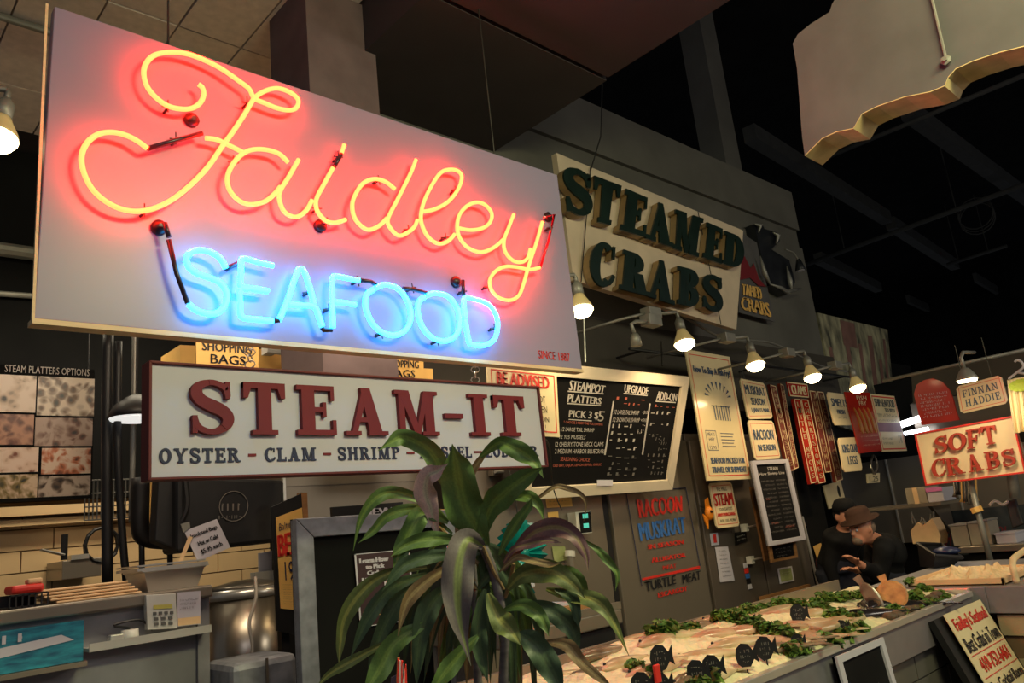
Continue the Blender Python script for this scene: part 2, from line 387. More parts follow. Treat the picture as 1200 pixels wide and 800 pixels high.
obj('wall_kitchen', MB().box(3.0, 4.45, 0, 8.6, 4.6, 3.05).box(2.9, 4.45, 0, 3.0, 6.1, 3.0), M_vdark, kind='structure')
obj('wall_upper', MB().box(2.35, 3.7, 2.35, 8.6, 3.74, 3.02), M_dwall, kind='structure')
obj('wall_right', MB().box(9.6, -3, 0, 9.8, 6, 2.75), M_vdark, kind='structure')
# hall shell far away
obj('ceiling_hall', MB().box(3.62, -6, 7.9, 26, 14, 8.0), M_vdark, kind='structure')
obj('wall_far', MB().box(25.8, -6, 0, 26, 14, 8), M_vdark, kind='structure')
obj('wall_side', MB().box(8.6, 13.8, 0, 26, 14, 8), M_vdark, kind='structure')
M_beam = mat('roof_steel_grey', s(66, 66, 64), .8)
def hallpipe(px, r, name, label, z=6.5, lit=M_beam):
    p = [P(x, y, Z=z) for x, y in px]
    o = tag(obj(name, MB().tube(p, r), lit, smooth=True), label, 'pipe')
    for f in (.2, .7): c = p[0].lerp(p[-1], f) if len(p) == 2 else p[0].lerp(p[1], f); part('hanger_rod', MB().tube([c, V(c.x, c.y, 7.9)], .012, 6), lit, o)
hallpipe([(945, 310), (1215, 211)], .05, 'sprinkler_pipe', 'longest grey sprinkler pipe crossing the dark roof above the mural')
hallpipe([(955, 190), (1215, 82)], .035, 'sprinkler_pipe', 'thin grey roof pipe just below the scalloped hanging board')
hallpipe([(1060, 394), (1160, 360), (1215, 352)], .05, 'sprinkler_pipe', 'lowest roof pipe above the red arched sign')
hallpipe([(1110, 310), (1180, 288)], .04, 'sprinkler_pipe', 'short grey roof pipe with a dangling wire below the cable coil')
def joist(px, label, z=6.75, wd=.10):
    a, b = [P(x, y, Z=z) for x, y in px]; d = (b-a).normalized(); n = V(-d.y, d.x, 0)*wd
    tag(obj('roof_beam', MB().hexa([a-n, a+n, b+n, b-n], [p+V(0, 0, .25) for p in (a-n, a+n, b+n, b-n)]), M_beam), label, 'beam')
joist([(880, 165), (1040, 262)], 'wide roof beam running from behind the scalloped board down to the long pipe')
joist([(1045, 268), (1120, 316)], 'short roof beam continuing below the long pipe')
joist([(1065, 138), (1215, 245)], 'roof beam passing beneath the scalloped hanging board toward the right edge')
joist([(960, 308), (1030, 342)], 'faint short roof beam just above the faded mural')
joist([(1144, 330), (1186, 355)], 'brighter short roof beam near the right edge', wd=.05)
joist([(1065, 355), (1112, 376)], 'lowest short roof beam left of the right edge pipes', wd=.05)
cc = P(1143, 250, Z=6.4)
co = MB()
for i in range(3): co.tube([cc+V(.02*i, .3*math.cos(a*.35), .3*math.sin(a*.35)-.05*i) for a in range(19)], .012, 6)
tag(obj('cable_coil', co, M_beam), 'round coil of grey cable hanging from the long roof pipe', 'cable')
pa = P(840, 5, Y=3.9); pb = P(905, 330, Y=3.9)
tag(obj('steel_column', MB().box(7.65, 4.05, 2.6, 8.0, 4.35, 7.9), M_fascia), 'tall grey steel column rising behind the green-lettered crab sign', 'column')
obj('wall_end', MB().box(8.35, 3.77, 1.9, 11.1, 3.83, 3.1), M_vdark, kind='structure')

# =================================================================== NEON SIGN
YN = 2.5
q = quad([(63, 8), (655, 208), (683, 437), (26, 375)], Y=YN)
x0, x1 = .52, 2.89; zt, zb = 3.31, 2.245
q = [V(x0, YN, zt), V(x1, YN, zt), V(x1, YN, zb), V(x0-.02, YN, zb)]
ns = root('neon_sign', 'large white hanging panel sign with glowing red script and blue neon letters', 'sign', (1.7, YN+.06, zb))
part('panel', slab(q, .045), M_panel, ns, bevel=.003)
part('edge_trim', MB().box(x0-.025, YN-.004, zb-.016, x1+.005, YN+.05, zb).box(x0-.026, YN-.002, zb, x0-.018, YN+.01, zt), M_wood, ns)
def np(pts, sc_=1, ox=0, oy=0, h=.05): return [P(ox+x*sc_, oy+y*sc_, Y=YN-h) for x, y in pts]
a1 = (1/2.9975, 0, 0); a6 = (1/3.4286, 350, 200); a5 = (1/3.4286, 0, 200); a2 = (1/2.9975, 300, 0); b1 = (.2, 160, 260)
reds = [
 ('', np([(697, 296), (711, 308), (716, 332), (704, 360), (677, 379), (640, 383), (590, 372), (545, 340), (515, 300), (505, 255), (515, 220), (545, 193), (600, 183), (660, 190), (720, 212), (780, 243), (840, 285), (875, 312), (893, 345), (930, 362), (975, 380), (1018, 387), (1042, 377), (1047, 350), (1020, 325), (975, 310), (930, 320), (893, 346), (860, 400), (820, 460), (780, 515), (735, 580), (690, 630), (640, 675), (590, 710), (530, 735), (470, 742), (410, 728), (355, 695), (315, 650), (290, 590), (288, 540), (310, 497), (350, 470), (400, 465), (450, 478), (490, 500), (518, 522)], *a1)),
 ('', np([(722, 485), (760, 490), (800, 508), (856, 536)], *a1)),
 ('', np([(1013, 571), (980, 540), (930, 525), (880, 527), (840, 550), (810, 590), (798, 630), (808, 670), (840, 705), (880, 718), (930, 708), (965, 680), (985, 655)], *a1)),
 ('', np([(1049, 560), (1015, 620), (987, 665), (981, 700), (1000, 745), (1040, 762), (1075, 740), (1096, 703)], *a1)),
 ('', np([(310, 508), (300, 540)], *a2)),
 ('', np([(270, 590), (237, 650), (212, 700), (215, 740), (245, 775), (280, 782), (315, 771)], *a2)),
 ('', np([(387, 74), (350, 45), (305, 33), (260, 50), (228, 95), (215, 140), (225, 190), (255, 225), (285, 237), (325, 220), (355, 190)], *a6)),
 ('', [P(487.5, 187, Y=YN-.05)]+np([(450, 10), (400, 110), (360, 190), (365, 225), (400, 260), (435, 250), (465, 225), (477, 197)], *a6)),
 ('', np([(495, 165), (545, 155), (600, 125), (640, 75), (655, 30), (645, 5), (615, -5), (575, 5), (540, 50), (505, 120), (491, 180), (497, 222), (522, 268), (562, 293), (600, 283), (627, 255)], *a6)),
 ('', np([(642, 230), (690, 238), (740, 230), (770, 205), (775, 170), (750, 138), (715, 127), (675, 143), (645, 180), (637, 230), (650, 275), (685, 312), (735, 327), (785, 308), (822, 276)], *a6)),
 ('', np([(864, 175), (845, 225), (825, 280), (830, 325), (860, 360), (895, 367), (920, 350), (931, 313)], *a6)),
 ('', np([(979, 205), (955, 290), (925, 380), (905, 450), (885, 500), (850, 520), (805, 510), (775, 480), (768, 440), (790, 405), (830, 385), (880, 388), (930, 397), (968, 389)], *a6)),
]
for _, pts in reds:
    o = part('red_neon_tube', MB().tube(catmull(pts, 5), .0088, 8), M_neonr, ns, smooth=True); o['label'] = 'glowing red neon tube of the script word'
blues = [
 np([(305, 482), (345, 515), (400, 535), (465, 535), (510, 500), (530, 445), (520, 395), (480, 350), (420, 325), (360, 305), (310, 270), (292, 225), (305, 190), (345, 168), (400, 168), (460, 190), (500, 225), (522, 270)], *b1),
 np([(800, 256), (720, 238), (640, 216), (614, 224), (612, 290), (611, 385), (690, 390), (775, 406), (700, 398), (612, 386), (607, 470), (610, 545), (640, 565), (720, 572), (800, 580)], *b1),
 np([(835, 575), (880, 470), (935, 310), (950, 278), (968, 276), (990, 310), (1025, 420), (1040, 490)], *b1),
 np([(885, 482), (960, 488), (1040, 497), (1070, 560), (1088, 612)], *b1),
 np([(137, 630), (135, 560), (135, 440), (150, 424), (195, 432), (243, 441)], *a6),
 np([(140, 526), (190, 531), (230, 538)], *a6),
 np([(308, 470), (350, 457), (400, 475), (435, 520), (451, 575), (440, 625), (405, 656), (360, 658), (315, 635), (283, 590), (267, 535), (275, 495), (300, 478)], *a6),
 np([(512, 500), (550, 492), (600, 505), (635, 550), (646, 600), (638, 650), (610, 677), (570, 683), (525, 662), (493, 620), (478, 565), (483, 525), (505, 508)], *a6),
 np([(668, 600), (665, 514), (700, 515), (760, 535), (793, 580), (799, 630), (785, 678), (745, 701), (700, 699), (685, 690), (675, 640), (668, 600)], *a6),
]
for pts in blues:
    o = part('blue_neon_tube', MB().tube(catmull(pts, 4), .0105, 8), M_neonb, ns, smooth=True); o['label'] = 'glowing blue neon tube of the lower word'
for pts in [np([(518, 522), (620, 492), (710, 468)], *a1, h=.045), np([(300, 540), (275, 585)], *a2), np([(188, 105), (235, 300), (300, 478)], *b1), np([(165, 5), (190, 90)], *b1), np([(245, 440), (290, 445), (312, 460)], *a6), np([(420, 472), (460, 476), (515, 492)], *a6), np([(600, 240), (550, 262), (522, 280)], *b1, h=.03), np([(660, 440), (662, 500)], *a6), np([(92, 630), (100, 640), (133, 640)], *a6), np([(800, 580), (835, 576)], *b1)]:
    part('blocked_tube', MB().tube(pts, .0085, 8), M_tube_off, ns, smooth=True)
part('unlit_red_tube', MB().tube(np([(985, 187), (1027, 176), (1003, 285), (972, 385)], *a6, h=.035), .006, 8), M_glassred, ns, smooth=True)
for (x, y, kx) in [(583, 388, a1), (610, 500, a1), (860, 372, a1), (812, 580, a1), (500, 752, a1), (1180, 560, a1), (1105, 740, a1)]:
    c = P(x*kx[0]+kx[1], y*kx[0]+kx[2], Y=YN-.02); part('tube_support', MB().tube([V(c.x, YN, c.z), V(c.x, YN-.045, c.z)], .005, 6).tube([c+V(-.02, -.02, 0), c+V(.02, -.02, .006)], .003, 6).tube([c+V(0, -.02, -.016), c+V(0, -.02, .03)], .002, 6), M_clip, ns)
for (x, y) in [(105, 215), (310, 45), (620, 85), (430, 243), (580, 275), (925, 345), (748, 472), (1000, 235), (775, 637), (545, 690), (320, 660), (650, 492), (225, 450), (445, 478), (110, 562), (30, 495)]:
    c = P(350+x/3.4286, 200+y/3.4286, Y=YN-.02); part('tube_support', MB().tube([V(c.x, YN, c.z), V(c.x, YN-.04, c.z)], .006, 6).tube([c+V(-.022, -.016, -.004), c+V(.022, -.016, .008)], .004, 6).tube([c+V(.006, -.02, -.02), c+V(0, -.02, .022)], .0025, 6), M_clip, ns)
for (x, y) in [(306, 315.8), (304, 373), (246, 371), (327, 350.5)]:
    pass
for (x, y) in [(225, 140), (187, 266), (535, 330), (643, 254), (376, 264)]:
    c = P(x, y, Y=YN-.012); o = part('electrode_housing', MB().lathe(V(c.x, YN+.001, c.z), [(.026, 0), (.026, .016), (.018, .022), (.008, .03)], 14, V(0, -1, 0)), M_clip, ns, smooth=True)
ltr = MB(); words(ltr, q, 'SINCE 1887', .873, .93, .965, .968, h=.002, bold=.0004); o = part('lettering', ltr, M_inkr, ns)
for xx in (.9, 2.5): part('hanger_cable', MB().tube([V(xx, YN+.06, zt), V(xx, YN+.06, 4.5 if xx < 2.2 else 4.2)], .004, 6), M_rope, ns)

# =================================================================== STEAM-IT SIGN
q = [V(.85, 2.6, 2.165), V(2.66, 2.6, 2.165), V(2.66, 2.6, 1.775), V(.85, 2.6, 1.775)]
st = root('steam_sign', 'long white board sign with raised maroon STEAM-IT letters and rust red frame', 'sign', (1.75, 2.64, 1.775))
part('panel', slab(sub(q, .005, .02, .995, .98), .06), M_white, st)
part('frame', frame(q, .0055, .022, .075, .014), mat('dull_maroon_frame', s(98, 34, 34), .7), st, bevel=.002)
for ch, u0, u1 in [('S', .113, .222), ('T', .247, .352), ('E', .381, .478), ('A', .502, .607), ('M', .628, .735), ('-', .752, .797), ('I', .815, .862), ('T', .876, .953)]:
    g, gw = glyph(ch, .21, .1)
    # horizontal extent given in picture fractions; converted to the sign's own length
    xa = P(168+u0*464, 470, Y=2.6).x; xb = P(168+u1*464, 470, Y=2.6).x
    m_ = MB(); slabglyph(m_, q, g, gw, (xa-.85)/1.81, .145, (xb-.85)/1.81, .625, .0, .02)
    part('letter', m_, M_maroon, st)
TXTL = [('OYSTER', 186, 281), ('CLAM', 310, 370), ('SHRIMP', 396, 469), ('MUSSEL', 492, 553), ('LOBSTER', 570, 631)]
m_ = MB()
for t_, xa, xb in TXTL:
    a = (P(xa, 540, Y=2.6).x-.85)/1.81; b = (P(xb, 540, Y=2.6).x-.85)/1.81
    m_.add(*(lambda mm: (mm.v, mm.f))(slabline(q, t_, a, .74, b, .865, .19, .14)))
part('lettering', m_, M_navy, st)
m_ = MB()
for xa in (296, 384, 482, 561):
    a = (P(xa-5, 540, Y=2.6).x-.85)/1.81; b = (P(xa+4, 540, Y=2.6).x-.85)/1.81; slabglyph(m_, q, rc(0, .4, 1, .58), 1, a, .74, b, .865, 0, .004)
part('dash_mark', m_, M_maroon, st)
ch_ = MB()
def chain(a, b, r=.012, n=8):
    mb = MB()
    for i in range(n):
        c = a.lerp(b, (i+.5)/n); L = (b-a).length/n*.62; d = (b-a).normalized(); sd = d.orthogonal() if i % 2 else d.cross(d.orthogonal())
        mb.tube([c+d*L*math.cos(t*math.pi/4)+sd*r*math.sin(t*math.pi/4) for t in range(9)], .0025, 5, cap=False)
    return mb
part('hanging_chain', chain(P(557, 448, Y=2.62), P(557, 418, Y=2.62), .014, 5), M_alum, st)
part('hanging_chain', chain(P(293, 430, Y=2.62), P(293, 396, Y=2.62), .014, 5), M_alum, st)

# =================================================================== STEAMED CRABS
YS = 3.3
q = [V(3.84, YS, 4.08), V(6.16, YS-.02, 4.02), V(6.02, YS, 2.97), V(3.98-.1, YS, 3.08)]
q = quad([(652, 179), (871, 270), (863, 386), (672, 328)], Y=YS)
sgq = q; sg = root('steamed_crabs_sign', 'cream board with tall dark green raised letters STEAMED CRABS below the dark ceiling', 'sign', (q[3]+q[2])/2+V(0, .03, 0))
part('panel', slab(q, .05), M_crabw, sg)
for u in (.15, .85): part('bracket', MB().tube([qat(q, u, .12, -.04), V(qat(q, u, .12).x, 3.71, qat(q, u, .12).z)], .012, 6), M_black, sg)
qi = q
def inv(q, p):       # rough inverse: fraction of a point on quad q by iteration
    u = v = .5
    for _ in range(25):
        e = p-qat(q, u, v); du = (q[1]-q[0])*(1-v)+(q[2]-q[3])*v; dv = (q[3]-q[0])*(1-u)+(q[2]-q[1])*u
        a, b, c = du.dot(du), du.dot(dv), dv.dot(dv); d = a*c-b*b; x, y = e.dot(du), e.dot(dv)
        u += (c*x-b*y)/d; v += (a*y-b*x)/d
    return u, v
def lettersq(parent, items, Yp, depth, T, t, matf, mats=None, h0=.0):
    for ch, pts in items:
        lq = quad(pts, Y=Yp) if not isinstance(Yp, dict) else quad(pts, **Yp)
        g, gw = glyph(ch, T, t); m_ = MB(); slabglyph(m_, lq, g, gw, 0, 0, 1, 1, h0, h0+depth*.8); part('letter_side', m_, mats, parent) if mats else None
        m2 = MB(); slabglyph(m2, lq, g, gw, 0, 0, 1, 1, h0+depth*.8 if mats else h0, h0+depth); part('letter', m2, matf, parent)
lettersq(sg, [
 ('S', [(656, 196), (690, 207), (688, 257), (659, 250)]), ('T', [(692, 208), (724, 220), (716, 267), (691, 261)]), ('E', [(729, 223), (755, 234), (752, 280), (722, 271)]),
 ('A', [(758, 236), (782, 244), (785, 292), (752, 281)]), ('M', [(787, 247), (820, 258), (814, 303), (785, 293)]), ('E', [(824, 262), (843, 270), (841, 311), (819, 303)]), ('D', [(845, 272), (869, 281), (866, 318), (842, 310)]),
 ('C', [(689, 282), (718, 291), (714, 340), (685, 333)]), ('R', [(726, 294), (756, 304), (756, 349), (721, 340)]), ('A', [(760, 304), (782, 310), (786, 359), (752, 348)]), ('B', [(790, 313), (817, 320), (814, 363), (789, 357)]), ('S', [(820, 322), (843, 327), (841, 369), (818, 361)])],
 YS-.045, .07, .27, .13, M_dgreen, M_edge, h0=-.03)
for (a, b) in [((692, 196), (681, 330)), ((818, 248), (845, 380))]: part('hanging_wire', MB().tube([P(*a, Y=YS-.03), P(*b, Y=YS-.03)], .004, 5), M_rope, sg)
part('hanging_wire', MB().tube([P(706, 92, Y=YS), P(704, 160, Y=YS), P(692, 200, Y=YS-.02)], .005, 5), M_rope, sg)

# sign with red crab behind it
q = quad([(868, 272), (888, 285), (908, 377), (866, 366)], Y=3.62)
cs = root('crab_banner', 'small grey banner with red crab and yellow CRABS lettering behind the large cream sign', 'sign', (q[3]+q[2])/2)
part('banner_panel', slab(q, .01), M_backsign, cs)
m_ = MB()
cq = quad([(866, 292), (892, 300), (898, 338), (866, 330)], Y=3.61)
m_.add([qat(cq, *uv, .004) for uv in [(.0, .05), (.25, .2), (.45, .5), (.6, .3), (.75, .75), (1, .95), (.7, .98), (.4, .8), (0, .95)]], [tuple(range(9))])
part('crab_print', m_, M_maroon, cs)
m_ = MB(); lq = quad([(868, 332), (896, 338), (904, 372), (868, 362)], Y=3.61)
words(m_, lq, 'TAMED', .05, .0, .8, .42, .003, bold=.02); words(m_, lq, 'CRABS', .02, .5, 1, 1, .003, bold=.02); part('lettering', m_, M_yel, cs)

# =================================================================== scalloped hanging board (seen from behind)
XB = 3.0
out = [(1000, -40), (975, 5), (972, 14), (950, 28), (935, 40), (929, 51), (934, 80), (937, 120), (940, 160), (943, 182), (952, 173), (963, 162), (980, 154), (1000, 150), (1004, 143), (1010, 133), (1028, 124), (1060, 113), (1090, 107), (1107, 100), (1111, 90), (1120, 80), (1140, 71), (1170, 61), (1215, 50), (1215, -40)]
fr = [P(x, y, X=XB) for x, y in out]
cb = root('scalloped_board', 'weathered grey hanging board with scalloped bottom edge seen near the roof', 'sign', (XB, .8, 2.87))
part('panel', MB().hexa(fr, [p+V(.014, 0, 0) for p in fr]), M_backsign, cb)
# plywood lip, thick along the scalloped bottom
lip = MB(); b_ = fr[9:25]
for a, b in zip(b_, b_[1:]):
    lip.hexa([a, b, b+V(.0, 0, -.003), a+V(.0, 0, -.003)], [p+V(.16, 0, 0) for p in (a, b, b+V(0, 0, -.003), a+V(0, 0, -.003))])
part('plywood_edge', lip, M_ply, cb)
bp = P(1109, 71, X=XB-.01)
part('bolt', MB().lathe(bp, [(.019, 0), (.019, .008), (.008, .010), (.008, .02)], 6, V(-1, 0, 0)), M_conduit, cb)
part('hanging_rod', MB().tube([bp, P(1082, -45, X=XB-.01)], .005, 6), M_conduit, cb)

# =================================================================== lamps on conduit
def lamp(px, label, Yp=2.8, k=1.15, box=True, lit=True, watt=38, grp='bulb lamps on the conduit above the kitchen signs'):
    c = P(*px, Y=Yp); r = root('spot_lamp', label, 'lamp', c, grp)
    ax = V(.16, .2, 1).normalized()
    part('bulb', MB().lathe(c, [(.012*k, -.022*k), (.034*k, -.018*k), (.052*k, -.004*k), (.061*k, .014*k)], 20, ax), M_bulb, r, smooth=True)
    part('bulb_reflector', MB().lathe(c+ax*.012*k, [(.061*k, 0), (.058*k, .02*k), (.034*k, .07*k), (.026*k, .09*k)], 20, ax), M_bulbside, r, smooth=True)
    part('socket', MB().lathe(c+ax*.1*k, [(.028*k, 0), (.028*k, .06*k), (.018*k, .075*k), (.012*k, .085*k)], 14, ax), M_conduit, r, smooth=True)
    e = c+ax*.21*k
    part('arm', MB().tube([c+ax*.17*k, e, e+V(-.012, 0, .015), e+V(-.2*k, .02, -.02)], .011*k, 8), M_conduit, r, smooth=True)
    if box:
        part('junction_box', MB().box(e.x-.3*k, e.y-.03, e.z-.055, e.x-.19*k, e.y+.05, e.z+.01), M_conduit, r, bevel=.004)
        part('conduit', MB().tube([e+V(-.3*k, .02, -.03), e+V(-.42*k, .1, -.06), e+V(-.46*k, .55, -.06)], .009, 8), M_conduit, r, smooth=True)
    if lit:
        l = bpy.data.lights.new('bulb_light', 'SPOT'); l.energy = watt; l.color = (1, .72, .38); l.spot_size = math.radians(150); l.spot_blend = .6; l.shadow_soft_size = .04
        lo = bpy.data.objects.new('bulb_light', l); COL.objects.link(lo); lo.parent = r; lo.location = V(0, 0, -.02)
        lo.rotation_euler = V(0, .28, -1).to_track_quat('-Z', 'Y').to_euler()
    return r
lamp((682, 366), 'leftmost lit bulb lamp, between the neon panel and the cream crab sign', box=False)
lamp((803, 405), 'lit bulb lamp over the corner of the menu chalkboard')
lamp((886, 430), 'lit bulb lamp above the muskrat season sign')
lamp((953, 444), 'lit bulb lamp above the clams sign and red strips')
lamp((1006, 456), 'farthest lit bulb lamp, above the red fried fish poster')
c = P(745, 400, Y=2.8)
e_ = root('empty_socket', 'empty lamp socket hanging from conduit left of the second bulb', 'lamp', c)
part('socket', MB().lathe(c, [(.036, -.03), (.03, .03), (.018, .05)], 14), M_conduit, e_, smooth=True)
part('arm', MB().tube([c+V(0, 0, .04), c+V(-.02, 0, .11), c+V(.03, 0, .13), c+V(.17, 0, .15)], .012, 8), M_conduit, e_, smooth=True)
part('junction_box', MB().box(c.x+.14, c.y-.03, c.z+.12, c.x+.27, c.y+.05, c.z+.19), M_conduit, e_, bevel=.004)
m_ = MB().tube(catmull([P(735, 330, Y=3.45), P(830, 388, Y=3.45), P(860, 398, Y=3.45), P(905, 402, Y=3.45), P(960, 428, Y=3.45), P(1000, 436, Y=3.45)], 5), .011, 6)
tag(obj('power_cable', m_, M_conduit, smooth=True), 'grey power cable strung along the dark wall behind the bulb lamps', 'cable')
r = lamp((-5, 166), 'glowing bulb lamp cut by the left edge of the picture', Yp=3.3, k=1.25, box=False, watt=9, grp=None)
rr = root('spot_lamp', 'unlit-backed bulb lamp shining on the haddock sign', 'lamp', P(1134, 447, X=5.6)); c = P(1134, 447, X=5.6)
part('bulb', MB().lathe(c, [(.055, .0), (.058, .012)], 20), M_bulb, rr)
part('shade', MB().lathe(c, [(.066, .012), (.06, .03), (.035, .075), (.02, .09)], 20), M_conduit, rr, smooth=True)
part('arm', MB().tube([c+V(0, 0, .08), c+V(0, .005, .16), c+V(.05, 0, .2), c+V(.3, 0, .22)], .012, 8), M_conduit, rr, smooth=True)
l = bpy.data.lights.new('bulb_light', 'SPOT'); l.energy = 18; l.color = (1, .8, .5); l.spot_size = 2.6; l.spot_blend = .6; l.shadow_soft_size = .04
lo = bpy.data.objects.new('bulb_light', l); COL.objects.link(lo); lo.parent = rr; lo.location = (0, 0, -.02); lo.rotation_euler = V(.5, 0, -1).to_track_quat('-Z', 'Y').to_euler()
# pendant behind the STEAM-IT sign
c = P(160, 490, Y=4.2)
pn = root('pendant_lamp', 'black dome pendant lamp with white glowing inside behind the maroon-lettered sign', 'lamp', c)
part('shade', MB().lathe(c, [(.135, -.0), (.13, .03), (.1, .075), (.05, .11), (.02, .125)], 24), M_black, pn, smooth=True)
part('diffuser', MB().lathe(c, [(.01, -.012), (.125, -.008), (.13, .001)], 24), M_lampw, pn)
part('stem', MB().tube([c+V(0, 0, .12), c+V(0, 0, 1.4)], .006, 6), M_black, pn)

# =================================================================== menu chalkboard
TR = P(806, 441, Y=3.12); BR = P(784, 573, Y=3.45)
q = [V(3.25, 3.12, TR.z), V(TR.x, 3.12, TR.z), V(BR.x+.02, 3.45, BR.z), V(3.25, 3.45, BR.z)]
mb_ = root('menu_chalkboard', 'wide black menu chalkboard in a pale wood frame listing steampot platters', 'chalkboard', (4.0, 3.45, BR.z))
part('board', slab(q, .02), M_chalk, mb_)
part('frame', frame(q, .052, .09, .04, .02), mat('cream_painted_frame', s(232, 216, 190), .5, var=.05), mb_, bevel=.003)
def pxw(parent, q, items, m, **k):
    mm = MB()
    for t_, box_ in items:      # box_: (xl, ytop, xr, ybot) px at left, slope handled by plane: corners given
        pts = box_ if isinstance(box_[0], tuple) else [(box_[0], box_[1]), (box_[2], box_[1]), (box_[2], box_[3]), (box_[0], box_[3])]
        n = (q[1]-q[0]).cross(q[3]-q[0]).normalized(); W = []
        for x, y in pts:
            d = ROT @ Vector(((x-600)/FPX, (400-y)/FPX, -1)); tt = (q[0]-CAM).dot(n)/d.dot(n); W.append(CAM+d*tt)
        if t_ == '#': scrib(mm, W, 0, 0, 1, 1, .004)
        elif t_ == '_': rectm(mm, W, 0, 0, 1, 1, .004)
        else: words(mm, W, t_, 0, 0, 1, 1, .004, **k)
    if mm.v: part('lettering', mm, m, parent, kind='stuff')
def cr(scl, ox, oy, l): return [(ox+x/scl, oy+y/scl) for x, y in l]
c7 = lambda *l: cr(5, 640, 400, l)     # crop at scale 5 from (640,400)
pxw(mb_, q, [('STEAMPOT', c7((140, 225), (345, 258), (335, 305), (132, 285))), ('PLATTERS', c7((130, 305), (322, 330), (318, 368), (122, 355))),
 ('UPGRADE', c7((460, 250), (598, 268), (592, 310), (456, 298))), ('ADD-ON', c7((650, 290), (765, 305), (760, 350), (642, 343))),
 ('PICK 3 $', c7((135, 400), (305, 412), (300, 460), (130, 450))), ('5', c7((305, 405), (345, 408), (330, 470), (300, 465))),
 ('_', c7((125, 287), (335, 303), (334, 309), (124, 294))), ('_', c7((120, 358), (318, 372), (317, 378), (119, 365))), ('_', c7((452, 300), (592, 313), (591, 319), (451, 306))), ('_', c7((640, 346), (758, 354), (757, 360), (639, 352))),
 ('_', c7((388, 348), (396, 349), (346, 664), (337, 663))), ('_', c7((602, 362), (610, 363), (566, 662), (557, 661))), ('_', c7((130, 453), (265, 462), (264, 467), (129, 458)))], M_chalkw, bold=.01)
pxw(mb_, q, [('1/2 LARGE TAIL SHRIMP', c7((85, 500), (280, 508), (278, 530), (82, 524))), ('12 YES MUSSELS', c7((78, 545), (230, 550), (226, 572), (74, 568))),
 ('12 CHERRYSTONE NECK CLAMS', c7((52, 588), (335, 588), (333, 612), (50, 614))), ('2 MEDIUM HARBOR BLUECRABS', c7((50, 628), (345, 630), (342, 655), (48, 656))),
 ('1/2 LARGE TAIL SHRIMP', c7((398, 398), (545, 405), (540, 430), (392, 425))), ('+$10', c7((562, 403), (594, 405), (590, 428), (558, 426))), ('1/2 SNOW TAIL SHRIMP', c7((390, 445), (548, 448), (545, 472), (386, 470))), ('+$10', c7((555, 450), (588, 452), (585, 474), (550, 472))),
 ('#', c7((382, 482), (520, 484), (516, 505), (378, 505))), ('#', c7((540, 484), (582, 486), (578, 503), (536, 502))), ('#', c7((375, 525), (525, 527), (520, 545), (370, 545))), ('#', c7((535, 515), (572, 515), (568, 538), (531, 538))), ('#', c7((365, 565), (545, 570), (540, 588), (362, 586))), ('#', c7((405, 615), (540, 615), (536, 636), (400, 636))),
 ('#', c7((610, 405), (735, 412), (730, 428), (606, 425))), ('#', c7((605, 475), (735, 478), (730, 492), (600, 492)))], M_chalkw)
pxw(mb_, q, [('* CHOOSE 3 FROM THE FOLLOWING', c7((102, 462), (330, 478), (328, 492), (100, 478))), ('SEASONING CHOICE', c7((82, 675), (255, 682), (250, 702), (80, 698))), ('OLD BAY, CAJUN, LEMON PEPPER, GARLIC', c7((38, 718), (322, 712), (320, 730), (36, 738))),
 ('#', c7((405, 322), (595, 335), (592, 350), (402, 338))), ('#', c7((450, 358), (560, 362), (556, 375), (446, 372))), ('#', c7((632, 368), (765, 378), (762, 390), (628, 382)))], M_chalkr)
pxw(mb_, q, [('#', c7((x0_, y0_), (x0_+w_, y0_+3), (x0_+w_-4, y0_+20), (x0_-4, y0_+18))) for x0_, y0_, w_ in [(355, 665, 185), (380, 705, 120), (360, 735, 190), (350, 765, 195), (595, 540, 90), (640, 560, 60), (660, 585, 50), (655, 620, 55), (590, 655, 120), (590, 690, 110), (590, 725, 110), (610, 760, 80)]], M_chalkd)
part('sticker', slab(quad([(700, 562), (718, 562), (718, 569), (700, 569)], Y=3.40), .003), M_white, mb_)
part('hanging_cord', MB().tube([P(775, 400, Y=3.3), P(776, 428, Y=3.2)], .006, 6), M_rope, mb_)
part('hanging_cord', MB().tube([P(684, 372, Y=3.1), P(686, 424, Y=3.11)], .006, 6), M_alum, mb_)

# =================================================================== sign helper
def card(name, label, pts, pl, m, th=.012, cham=0., cat='sign', bord=None, group=None, bm=.05, bw=.012):
    q = quad(pts, **pl); r = root(name, label, cat, (q[2]+q[3])/2-qn(q)*th, group)
    if cham:
        c = chamf(q, cham, cham*(q[1]-q[0]).length/(q[3]-q[0]).length); n = qn(q); part('panel', MB().hexa(c, [p-n*th for p in c]), m, r)
    else: part('panel', slab(q, th), m, r)
    if bord:
        b = MB(); k = (q[1]-q[0]).length/(q[3]-q[0]).length; border(b, q, bm, bw, .002, bm*k, bw*k); part('border_line', b, bord, r)
    return r, q
def write(r, q, lines, m, **k):
    mm = MB()
    for t_, u0, v0, u1, v1 in lines:
        if t_ == '#': scrib(mm, q, u0, v0, u1, v1, .003)
        elif t_ == '_': rectm(mm, q, u0, v0, u1, v1, .003)
        else: words(mm, q, t_, u0, v0, u1, v1, .003, **k)
    return part('lettering', mm, m, r, kind='stuff' if sum(1 for l in lines if l[0] == '#') > 1 else None)
HANG = []
